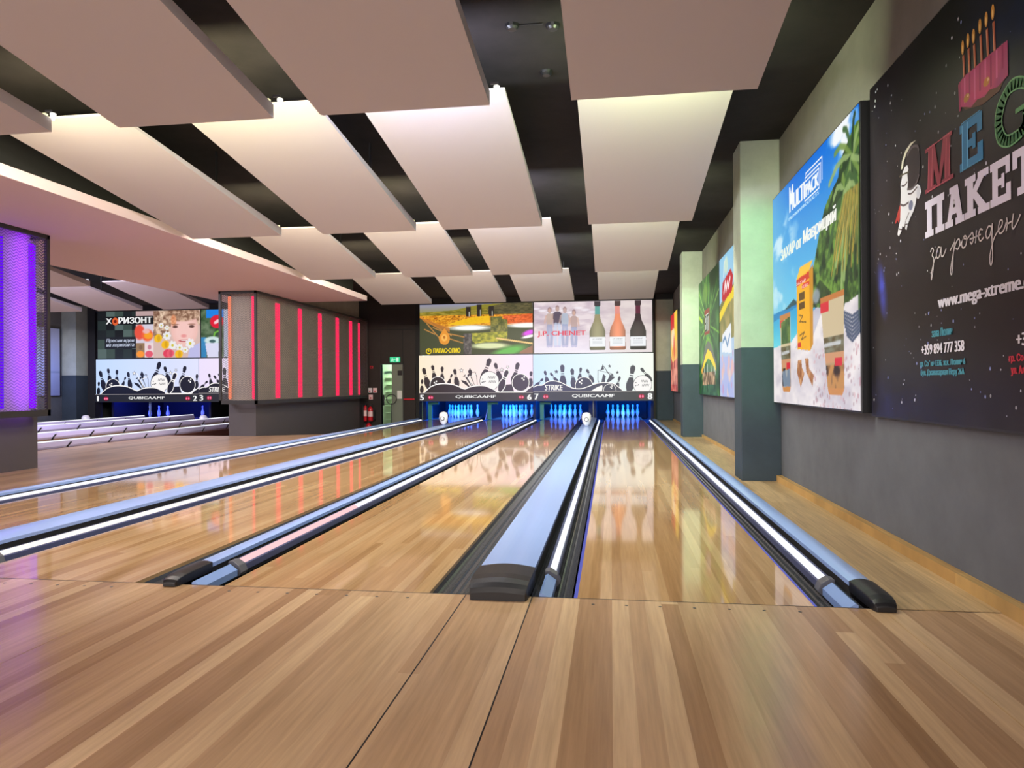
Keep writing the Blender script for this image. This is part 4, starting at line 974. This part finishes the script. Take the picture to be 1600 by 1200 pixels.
A.line([(1.78, z(2.20)), (1.715, z(2.235)), (1.64, z(2.24)), (1.575, z(2.19)), (1.555, z(2.12)), (1.58, z(2.05)), (1.64, z(2.02)), (1.72, z(2.025)), (1.76, z(2.06)), (1.76, z(2.12))], .05, (52, 108, 66), 2, True); A.line([(1.69, z(2.125)), (1.81, z(2.125))], .02, (90, 150, 96), 3); A.line([(1.78, z(2.17)), (1.775, z(2.25))], .02, (90, 150, 96), 3)
for off in (-.03, .03): A.line([(1.78 + off * .2, z(2.20) + off * .6), (1.715, z(2.235) + off * .8), (1.64, z(2.24) + off * .8), (1.575 - off * .8, z(2.19) + off * .5), (1.555 - off * .9, z(2.12)), (1.58 - off * .8, z(2.05) - off * .5), (1.64, z(2.02) - off * .8), (1.72 + off * .4, z(2.025) - off * .6)], .007, (110, 170, 116), 3, True)
for x0_, x1_, c in ((.83, 1.145, (206, 110, 124)), (1.21, 1.425, (120, 196, 236))):   # chalk hatching on the letters
    for k in range(16):
        xx = x0_ + .02 + (x1_ - x0_ - .05) * k / 16
        for zz in (2.012, 2.238): A.line([(xx, z(zz)), (xx + .018, z(zz + .003))], .004, c, 3)
for xx in (.862, .905, 1.062, 1.10): A.line([(xx, z(2.03)), (xx + .012, z(2.225))], .005, (206, 110, 124), 3)
for xx in (1.235, 1.285): A.line([(xx, z(2.02)), (xx, z(2.228))], .006, (120, 196, 236), 3)
# handwriting
sc = (216, 210, 212)
for pts in (((.885, 1.69), (.905, 1.705), (.922, 1.69), (.905, 1.668), (.922, 1.648), (.918, 1.60), (.90, 1.55), (.893, 1.545), (.898, 1.58), (.93, 1.635), (.955, 1.655)),
            ((1.0, 1.69), (.975, 1.695), (.955, 1.665), (.965, 1.642), (.99, 1.65), (1.01, 1.69), (1.008, 1.65), (1.03, 1.642), (1.062, 1.672)),
            ((1.105, 1.655), (1.15, 1.69), (1.155, 1.70), (1.14, 1.64), (1.125, 1.55), (1.115, 1.535), (1.108, 1.555), (1.13, 1.62), (1.165, 1.68), (1.195, 1.695), (1.205, 1.67), (1.185, 1.648), (1.165, 1.655)),
            ((1.205, 1.66), (1.24, 1.69), (1.222, 1.668), (1.232, 1.645), (1.26, 1.65), (1.272, 1.682), (1.255, 1.698), (1.24, 1.69), (1.275, 1.68), (1.30, 1.69)),
            ((1.305, 1.69), (1.325, 1.698), (1.335, 1.67), (1.318, 1.648), (1.305, 1.658)), ((1.30, 1.672), (1.345, 1.672), (1.40, 1.674)), ((1.362, 1.70), (1.352, 1.645)), ((1.415, 1.692), (1.395, 1.698), (1.38, 1.67), (1.395, 1.645), (1.425, 1.655)),
            ((1.49, 1.69), (1.465, 1.695), (1.445, 1.668), (1.455, 1.645), (1.48, 1.655), (1.50, 1.70), (1.495, 1.64), (1.50, 1.56), (1.49, 1.522), (1.478, 1.53), (1.48, 1.57), (1.51, 1.63), (1.545, 1.66)),
            ((1.545, 1.66), (1.575, 1.675), (1.58, 1.695), (1.56, 1.698), (1.548, 1.665), (1.562, 1.644), (1.59, 1.652), (1.61, 1.68)),
            ((1.615, 1.70), (1.618, 1.67), (1.61, 1.645)), ((1.612, 1.672), (1.65, 1.676)), ((1.665, 1.705), (1.655, 1.66), (1.665, 1.643), (1.70, 1.67), (1.715, 1.69)),
            ((1.88, 1.69), (1.855, 1.695), (1.835, 1.668), (1.845, 1.645), (1.87, 1.655), (1.89, 1.70), (1.885, 1.64), (1.89, 1.56), (1.88, 1.522), (1.868, 1.53), (1.87, 1.57), (1.90, 1.63), (1.935, 1.66)),
            ((1.935, 1.66), (1.965, 1.675), (1.97, 1.695), (1.95, 1.698), (1.938, 1.665), (1.952, 1.644), (1.98, 1.652), (2.0, 1.68)), ((2.005, 1.70), (2.008, 1.67), (2.0, 1.645)), ((2.002, 1.672), (2.04, 1.676)), ((2.055, 1.705), (2.045, 1.66), (2.055, 1.643), (2.09, 1.67))):
    A.line([(a, z(b_)) for a, b_ in pts], .0075, sc, 2, True)
A.text('www.mega-xtreme.com', .972, 1.90, z(1.362), z(1.432), (216, 214, 228), 2, 0, .006)
A.text('зала Люлин', .895, 1.12, z(1.237), z(1.28), (70, 146, 166), 2, 0, .003); A.text('+359 894 777 358', .77, 1.237, z(1.15), z(1.203), (220, 218, 230), 2, 0, .004); A.text('гр. София 1336, ж.к. Люлин 6', .752, 1.247, z(1.078), z(1.118), (70, 146, 166), 2, 0, .003); A.text('бул. Джавахарлал Неру 26А', .76, 1.237, z(1.03), z(1.07), (70, 146, 166), 2, 0, .003)
A.text('+359', 1.683, 1.82, z(1.15), z(1.203), (220, 218, 230), 2, 0, .004); A.text('гр. София', 1.625, 1.80, z(1.078), z(1.118), (196, 50, 70), 2, 0, .003); A.text('ул. Ал', 1.64, 1.74, z(1.025), z(1.068), (196, 50, 70), 2, 0, .003)
# cake and candles
pk = lambda x, y: (176 + 20 * math.sin(x * 60), 62 + 10 * math.sin(x * 40), 112)
A.poly([(a, z(b_)) for a, b_ in ((1.205, 2.33), (1.20, 2.44), (1.25, 2.458), (1.33, 2.456), (1.40, 2.455), (1.50, 2.455), (1.63, 2.45), (1.632, 2.30), (1.55, 2.285), (1.48, 2.30), (1.44, 2.285), (1.38, 2.30), (1.32, 2.285), (1.26, 2.31))], pk, 2); A.poly([(a, z(b_)) for a, b_ in ((1.22, 2.345), (1.62, 2.31), (1.56, 2.262), (1.42, 2.258), (1.26, 2.295))], (92, 60, 44), 1)
for k in range(9): A.line([(1.215 + .047 * k, z(2.445)), (1.215 + .047 * k, z(2.31 + .02 * (k % 3)))], .014, (206, 100, 150) if k % 2 else (150, 40, 92), 2.5)
for x, c in ((1.28, (176, 130, 60)), (1.46, (190, 130, 60))): A.ell(x, z(2.345), .028, .02, c, 3, 12); A.ell(x + .015, z(2.35), .008, .008, (226, 190, 150), 4, 8)
for x, zt, zf in ((1.25, 2.555, 2.60), (1.30, 2.565, 2.61), (1.352, 2.56, 2.605), (1.41, 2.575, 2.622), (1.465, 2.575, 2.625), (1.52, 2.58, 2.63)): A.line([(x + .008, z(2.455)), (x, z(zt))], .018, (176, 92, 62), 2); A.line([(x + .004, z(2.455)), (x - .004, z(zt))], .005, (226, 176, 140), 3); A.ell(x - .006, z(zf), .014, .034, (206, 150, 70), 2, 14); A.ell(x - .006, z(zf - .006), .006, .018, (240, 206, 130), 3, 10)
# flying spaceman with sword
w = (216, 218, 228); gr = (96, 88, 94)
A.poly([(a, z(b_)) for a, b_ in ((.50, 2.05), (.415, 1.945), (.43, 1.94), (.455, 1.955), (.47, 1.935), (.53, 2.0))], (170, 50, 46), 1)
A.poly([(a, z(b_)) for a, b_ in ((.51, 2.235), (.525, 2.28), (.575, 2.325), (.645, 2.345), (.715, 2.338), (.65, 2.33), (.59, 2.305), (.55, 2.27), (.54, 2.235))], (206, 204, 186), 2)
A.ell(.67, z(2.20), .10, .115, (46, 40, 44), 2); A.line([(.60, z(2.29)), (.66, z(2.315)), (.73, z(2.30)), (.755, z(2.27))], .014, gr, 3, True); A.line([(.60, z(2.10)), (.66, z(2.085)), (.72, z(2.10)), (.755, z(2.135))], .012, gr, 3, True)
A.poly([(a, z(b_)) for a, b_ in ((.535, 2.21), (.565, 2.235), (.60, 2.235), (.615, 2.21), (.60, 2.185), (.61, 2.14), (.60, 2.09), (.69, 2.085), (.735, 2.09), (.765, 2.07), (.78, 2.035), (.755, 2.01), (.72, 2.02), (.705, 1.985), (.68, 1.955), (.64, 1.93), (.615, 1.91), (.60, 1.895), (.585, 1.87), (.565, 1.88), (.57, 1.905), (.545, 1.895), (.525, 1.905), (.515, 1.88), (.475, 1.855), (.455, 1.87), (.47, 1.905), (.495, 1.945), (.50, 2.0), (.505, 2.06), (.51, 2.11), (.505, 2.15), (.525, 2.185))], w, 2.5)
A.line([(.495, z(2.04)), (.55, z(2.018)), (.615, z(2.02))], .012, gr, 3, True); A.line([(.61, z(2.07)), (.66, z(2.06)), (.73, z(2.075))], .01, gr, 3, True); A.line([(.52, z(2.14)), (.56, z(2.13)), (.60, z(2.14))], .01, gr, 3, True); A.ell(.645, z(1.995), .03, .028, (110, 116, 146), 3.2, 12); A.line([(.475, z(1.90)), (.52, z(1.885))], .008, gr, 3); A.line([(.56, z(1.905)), (.60, z(1.90))], .008, gr, 3); A.line([(.49, z(2.20)), (.53, z(2.20)), (.62, z(2.19))], .01, (90, 84, 70), 3); A.ell(.745, z(2.04), .024, .035, (196, 200, 214), 3.2, 12); A.line([(.62, z(1.96)), (.58, z(1.93)), (.56, z(1.90))], .008, gr, 3)
wallboard(4.90, 4.90 - Wd, Z0, Z0 + H, 1.68, 'large dark starry birthday board with pink cake, nearest to the camera', cv, A, M['printdim'])

# green board, its half hidden neighbour, the far yellow one
Wd, H = 2.48, 2.06
cv = Canvas(Wd - .028, H - .028, .014); cv.fill((40, 96, 46)); cv.tex(np.ones_like(cv.x), (22, 64, 34), (90, 150, 70), .5, .5, 3)
cx, cy = 1.2, 1.2
for k in range(54):
    a = k * 2 * math.pi / 54 + .05 * (k % 3); r0_, r1_ = .35, .7 + .7 * ((k * 7) % 5) / 4; cv.line([(cx + r0_ * math.cos(a), cy + r0_ * math.sin(a)), (cx + r1_ * math.cos(a), cy + r1_ * math.sin(a))], .03 + .03 * (k % 2), [(130, 196, 70), (30, 80, 40), (176, 220, 100), (60, 120, 56)][k % 4], .8)
cv.ell(1.9, 2.0, .5, .3, (14, 40, 20), .85, .6); cv.ell(.9, 1.75, .35, .16, (120, 160, 60), .7, .6); cv.line([(.05, 1.42), (.25, 1.36), (.5, 1.30)], .07, (196, 226, 50), .9)
cv.poly([(.78, 1.03), (1.42, 1.03), (1.42, 1.47), (.78, 1.47)], (150, 40, 40)); cv.poly([(.86, 1.08), (1.34, 1.08), (1.34, 1.38), (.86, 1.38)], (240, 240, 232)); cv.ell(1.2, .86, .22, .13, (120, 180, 60), 1, .2)
cv.poly([(.25, .45), (.45, .58), (.85, .83), (1.2, .92), (1.6, .83), (2.1, .55), (2.2, .42), (1.9, .5), (1.5, .66), (1.2, .7), (.9, .64), (.5, .5)], (110, 110, 100)); cv.poly([(.3, .42), (.5, .5), (.9, .68), (1.2, .78), (1.6, .7), (2.05, .5), (2.15, .38), (1.75, .5), (1.5, .58), (1.2, .62), (.85, .54), (.5, .4)], (246, 214, 40)); cv.poly([(.3, .44), (.52, .5), (.62, .42), (.4, .36)], (246, 180, 60))
for k in range(8): cv.line([(.55 + .2 * k, .5 - .02 * abs(k - 3.5)), (.5 + .22 * k, .36)], .08, (206, 210, 200) if k % 2 else (110, 120, 110), .9)
cv.tex(cv.polym([(.45, .12), (2.1, .12), (2.0, .38), (.5, .38)]), (96, 76, 50), (206, 170, 130), .12, .1, 3, 1, 3); cv.tex(cv.polym([(.2, 0), (2.3, 0), (2.1, .18), (.4, .16)]), (20, 60, 40), (70, 120, 80), .15)
A = Art(); A.text('ELIT', .87, 1.33, 1.10, 1.38, (30, 60, 40), 1, 0, .03)
wallboard(13.60, 11.12, .80, .80 + H, 1.64, 'green lit billboard with a red and white badge on the wall between the pillars', cv, A)
Wd = 2.48
cv = Canvas(Wd - .028, H - .028, .018); cv.vgrad(0, H, (190, 200, 220), (150, 206, 236)); cv.tex(cv.polym([(0, .8), (0, 1.35), (.8, 1.5), (2.5, 1.6), (2.5, .8)]), (110, 116, 60), (176, 160, 96), .3); cv.poly([(0, 1.24), (.9, 1.46), (2.5, 1.6), (2.5, 1.48), (.8, 1.3), (0, 1.1)], (240, 214, 40)); cv.poly([(.22, 1.42), (.3, 1.66), (1.0, 1.76), (1.2, 1.64), (1.1, 1.44), (.4, 1.37)], (196, 30, 46)); cv.line([(.42, 1.5), (.55, 1.64), (.6, 1.5), (.75, 1.62), (.8, 1.52), (.95, 1.64)], .06, (250, 240, 240)); cv.line([(.4, 1.74), (.45, 1.92), (.65, 1.96), (.75, 1.82)], .05, (240, 246, 240)); cv.ell(.62, 1.86, .16, .12, (206, 230, 210), .9, .4); cv.poly([(.2, .65), (.25, .9), (1.0, 1.02), (1.05, .6)], (232, 236, 240)); cv.line([(.3, .8), (.5, .85), (.7, .72), (.9, .86)], .05, (80, 130, 176)); cv.poly([(0, .1), (0, .6), (1.1, .55), (1.2, 0), (.2, 0)], (176, 184, 226)); cv.dots(26, .1, 1.6, .05, .6, .04, .1, [(226, 180, 176), (196, 150, 190), (150, 176, 226), (236, 206, 190)], .8, .5)
wallboard(11.0, 8.52, .80, .80 + H, 1.63, 'pale lit billboard with a red label, mostly hidden behind the near pillar', cv)
cv = Canvas(1.9, H - .028, .018); cv.fill((240, 196, 70)); cv.tex(np.ones_like(cv.x), (232, 150, 60), (252, 226, 130), .3, .5); cv.rect(0, 1.25, 1.62, H, (206, 36, 46)); cv.rect(1.1, 1.9, 1.3, H, (250, 206, 60)); cv.ell(.7, 1.4, .5, .25, (244, 226, 190), .9, .5); cv.tex(cv.polym([(0, 0), (0, 1.0), (.6, .75), (1.9, .85), (1.9, 0)]), (150, 40, 50), (226, 130, 110), .25, .2, 3, 1, 3)
for k in range(6): cv.line([(.1 + .28 * k, .2), (.25 + .28 * k, .55)], .07, (246, 214, 180), .8)
cv.ell(1.0, 1.15, .16, .3, (216, 60, 60), .8, .4)
wallboard(19.85, 17.9, .80, .80 + H, 1.64, 'narrow-looking red and yellow billboard in front of the farthest wall pillar', cv)
cv = Canvas(2.9, 2.0, .05); cv.vgrad(0, 2.0, (150, 158, 206), (196, 200, 226)); cv.rect(0, 2.9, .68, .74, (140, 150, 190))
wallboard(19.3, 16.3, .75, 2.78, XL + .06, 'pale blank white board hanging on the far left wall', None, None, plane=leftplane, wallx=XL)
o = bpy.data.objects[[k.name for k in S.objects if k.name.startswith('wall_billboard') and k.type == 'EMPTY'][-1]]
cv.build('picture', leftplane(XL + .065, 16.35, .765), M['printdim'], o, .001)
for y, zz in ((17.5, .12), (17.8, .12), (18.3, .14)):
    tag(MB().box(XL, XL + .02, y, y + .09, zz, zz + .09).build('power_socket', M['white']), 'small white socket low on the far left wall, ' + {17.5: 'leftmost of three', 17.8: 'middle of three', 18.3: 'rightmost of three'}[y], 'socket', 'sockets on the left wall')


# ------------------------------------------------------------------ mesh clad columns
def column(ya, yb, cya, cyb, lab, xa, cxa, strips, endstrips):
    """mesh cage in front of a concrete core; ya/yb cage, cya/cyb core"""
    XF, CF, zb, zt = -6.85, -7.08, .71, 2.88
    t = thing('clad_column', lab, 'column', ((cxa + CF) / 2, cya, -.45), 'mesh clad columns')
    MB().box(cxa, CF, cya, cyb, zb, ZC).build('core', M['core'], t)
    MB().box(cxa, CF, cya, cyb, -.45, zb).build('plinth', M['plinth'], t)
    f = MB(); w = .045
    for z0_, z1_ in ((zb - .055, zb + .02), (zt - .05, zt)):
        f.box(xa, XF, ya, ya + w, z0_, z1_).box(XF - w, XF, ya, yb, z0_, z1_).box(xa, XF, yb - w, yb, z0_, z1_).box(xa, xa + w, ya, yb, z0_, z1_)
    for x in (xa, XF - w):
        for y in (ya, yb - w): f.box(x, x + w, y, y + w, zb, zt)
    f.build('cage_frame', M['frame'], t)
    sh = .004
    MB().box(XF - .02 - sh, XF - .02, ya + w, yb - w, zb + .02, zt - .05).build('mesh_screen', M['mesh'], t)
    MB().box(xa + w, XF - w, ya + .02, ya + .02 + sh, zb + .02, zt - .05).build('mesh_screen', M['mesh'], t)
    MB().box(xa + w, XF - w, yb - .02 - sh, yb - .02, zb + .02, zt - .05).build('mesh_screen', M['mesh'], t)
    for (y, wd, m) in strips:
        MB().box(CF, CF + .035, y - wd / 2, y + wd / 2, zb + .04, zt - .1).build('light_strip', M[m], t, bevel=.012)
    for (x, wd, m) in endstrips:
        MB().box(x - wd / 2, x + wd / 2, cya - .035, cya, zb + .04, zt - .06).build('light_strip', M[m], t, bevel=.012)


RED = [(14.38, .17, 'red_led'), (15.49, .17, 'red_led'), (16.62, .17, 'red_led'), (17.74, .17, 'red_led'), (18.7, .17, 'red_led'), (19.35, .10, 'red_led')]
column(13.05, 19.5, 13.45, 19.4, 'column wall clad in steel mesh with glowing red light strips', -7.64, -7.66, RED, [(-7.625, .06, 'orange_led'), (-7.115, .06, 'red_led')])
column(5.2, 7.9, 5.4, 7.95, 'column clad in perforated steel glowing violet, at the left edge', -8.0, -7.9, [(7.40, .06, 'violet_led2'), (7.86, .09, 'violet_led')], [(-7.8, .06, 'violet_led')])

# ------------------------------------------------------------------ back wall with the exit
YW = 19.95
struct('wall_back', MB().box(-9.1, -6.61, YW, YW + .1, -.6, ZC).box(-5.96, -5.56, YW, YW + .1, -.6, ZC).box(-6.61, -5.96, YW, YW + .1, 1.62, ZC), M['wall_dark'])
tag(MB().box(-9.1, -5.56, YW - .02, YW, 2.62, 2.64).box(-6.62, -6.61, YW - .012, YW, 1.62, 2.62).box(-5.97, -5.955, YW - .012, YW, 1.62, 2.62).build('trim_6', M['blackmatt']), 'thin joints in the dark wall panels', kind='structure')
d = MB().box(-6.64, -6.61, YW - .03, YW + .12, -.45, 1.65).box(-5.96, -5.93, YW - .03, YW + .12, -.45, 1.65).box(-6.64, -5.93, YW - .03, YW + .12, 1.62, 1.65).build('door_1', M['frame'])
tag(d, 'open exit door to a pale green lit room', kind='structure')
MB().box(-6.30, -5.97, YW + .02, YW + .06, -.45, 1.62).build('door_leaf', M['grey_leaf'], d)
MB().box(-6.12, -5.99, YW, YW + .02, 1.30, 1.44).build('door_closer', M['black'], d)
MB().box(-6.14, -6.0, YW + .008, YW + .02, .62, .86).build('door_notice', M['white'], d)
rm = MB().box(-7.2, -5.6, 21.6, 21.65, -.45, 2.2)
for k in range(9): rm.box(-7.0, -6.1, 21.5, 21.6, -.3 + .22 * k, -.27 + .22 * k)
tag(rm.build('shelf_wall', M['green_room']), 'pale green shelved wall of the room behind the open exit', kind='structure')
area('room_lamp', (-6.4, 20.8, 2.1), (-6.4, 21.6, .4), .6, .3, 34, (.86, 1, .80))
t = thing('exit_sign', 'green exit sign with white running figure above the open door', 'sign', (-6.19, YW, 1.68))
MB().box(-6.335, -6.045, YW - .05, YW, 1.68, 1.83).build('sign_case', M['exit'], t)
A = Art(); w_ = (200, 255, 224)
A.poly([(.19, .02), (.26, .02), (.26, .13), (.19, .13)], w_, 1); A.ell(.075, .115, .014, .014, w_, 1, 10); A.line([(.075, .095), (.065, .06), (.04, .03)], .02, w_, 1); A.line([(.068, .06), (.095, .045), (.1, .02)], .016, w_, 1); A.line([(.05, .085), (.10, .085), (.115, .07)], .012, w_, 1); A.line([(.125, .075), (.17, .075)], .014, w_, 1)
A.build('running_figure', backplane(-6.335, YW - .05, 1.68), M['print'], t)
t = thing('side_door', 'black door panel with a red push bar beside the exit', 'door', (-5.77, YW, -.45))
MB().box(-5.925, -5.58, YW - .03, YW - .001, -.45, 1.60).build('door_panel', M['wall_dark'], t)
MB().box(-5.92, -5.60, YW - .09, YW - .06, .585, .63).box(-5.90, -5.88, YW - .06, YW - .03, .59, .62).box(-5.64, -5.62, YW - .06, YW - .03, .59, .62).build('push_bar', M['red'], t, bevel=.005)
M['sign_pink'] = mat('sign_pale', L3(236, 196, 200), .4); M['sign_white'] = mat('sign_white', L3(236, 230, 236), .4)
for x, zz, m, lab in ((-6.955, .87, 'sign_white', 'small white safety sign, upper left of three beside the exit'), (-6.80, .87, 'sign_pink', 'small pink safety sign, upper right of three beside the exit'), (-6.93, .67, 'sign_pink', 'small pale safety sign, lowest of three above the extinguishers')):
    t = thing('safety_sign', lab, 'sign', (x, YW, zz), 'safety signs')
    sp_ = MB().box(x - .06, x + .06, YW - .012, YW, zz - .07, zz + .07).build('plate', M[m], t)
    MB().box(x - .025, x + .015, YW - .014, YW - .012, zz - .045, zz - .005).build('symbol', M['red'], sp_)
t = thing('call_point', 'small red fire alarm box high on the dark wall left of the exit', 'alarm', (-6.89, YW, 1.5)); MB().box(-6.94, -6.85, YW - .05, YW, 1.50, 1.58).build('housing', M['red'], t, bevel=.006); MB().box(-6.92, -6.87, YW - .054, YW - .05, 1.525, 1.555).build('cover_plate', M['black'], t)


def extinguisher(x, y, z0, h, r, lab):
    t = thing('fire_extinguisher', lab, 'fire extinguisher', (x, y, z0), 'fire extinguishers')
    cy = MB().lathe([(r * .92, 0), (r, .02), (r, h * .74), (r * .85, h * .83), (r * .4, h * .9), (r * .32, h * .93)], (x, y, z0), 16).build('cylinder', M['red'], t, smooth=True)
    MB().lathe([(r + .003, h * .30), (r + .003, h * .62)], (x, y, z0), 16).build('label_band', M['sign_pink'], cy)
    MB().lathe([(r * .34, h * .92), (r * .34, h)], (x, y, z0), 10).box(x - .02, x + .09, y - .012, y + .012, z0 + h, z0 + h + .018).box(x - .02, x + .08, y - .012, y + .012, z0 + h + .03, z0 + h + .045).build('valve', M['black'], t)
    MB().tube([(x - .02, y, z0 + h * .96), (x - r * 1.3, y - .02, z0 + h * .9), (x - r * 1.25, y - .03, z0 + h * .6), (x - r * 1.15, y - .03, z0 + h * .3)], .011).build('hose', M['black'], t)


extinguisher(-6.86, 19.7, -.02, .46, .07, 'red fire extinguisher with pale label hung beside the exit, upper of the pair')
extinguisher(-6.86, 19.55, -.45, .42, .08, 'red fire extinguisher standing below the hung one')
extinguisher(-7.02, 19.72, -.02, .50, .05, 'slim red fire extinguisher partly hidden by the end of the red column')
tag(MB().box(-6.93, -6.79, 19.77, YW, .0, .03).box(-6.93, -6.79, 19.9, YW, -.02, .3).build('extinguisher_bracket', M['black']), 'black wall bracket holding the upper extinguisher', 'bracket')
t = thing('pole_stand', 'black pole stand with round top frame in front of the open exit', 'stand', (-6.2, 19.6, -.45))
MB().tube([(-6.2 + .15 * math.cos(a), 19.6, .63 + (.12 if math.sin(a) > 0 else .16) * math.sin(a)) for a in np.linspace(0, 2 * math.pi, 25)], .012).box(-6.45, -6.41, 19.59, 19.61, .44, .74).build('top_frame', M['black'], t)
MB().tube([(-6.2, 19.6, -.2), (-6.2, 19.6, .5)], .013).build('pole', M['black'], t)
MB().lathe([(.17, 0), (.165, .05), (.13, .16), (.07, .25), (.02, .28)], (-6.2, 19.6, -.45), 16).build('base', mat('blue_black', (.012, .02, .05, 1), .4), t, smooth=True)
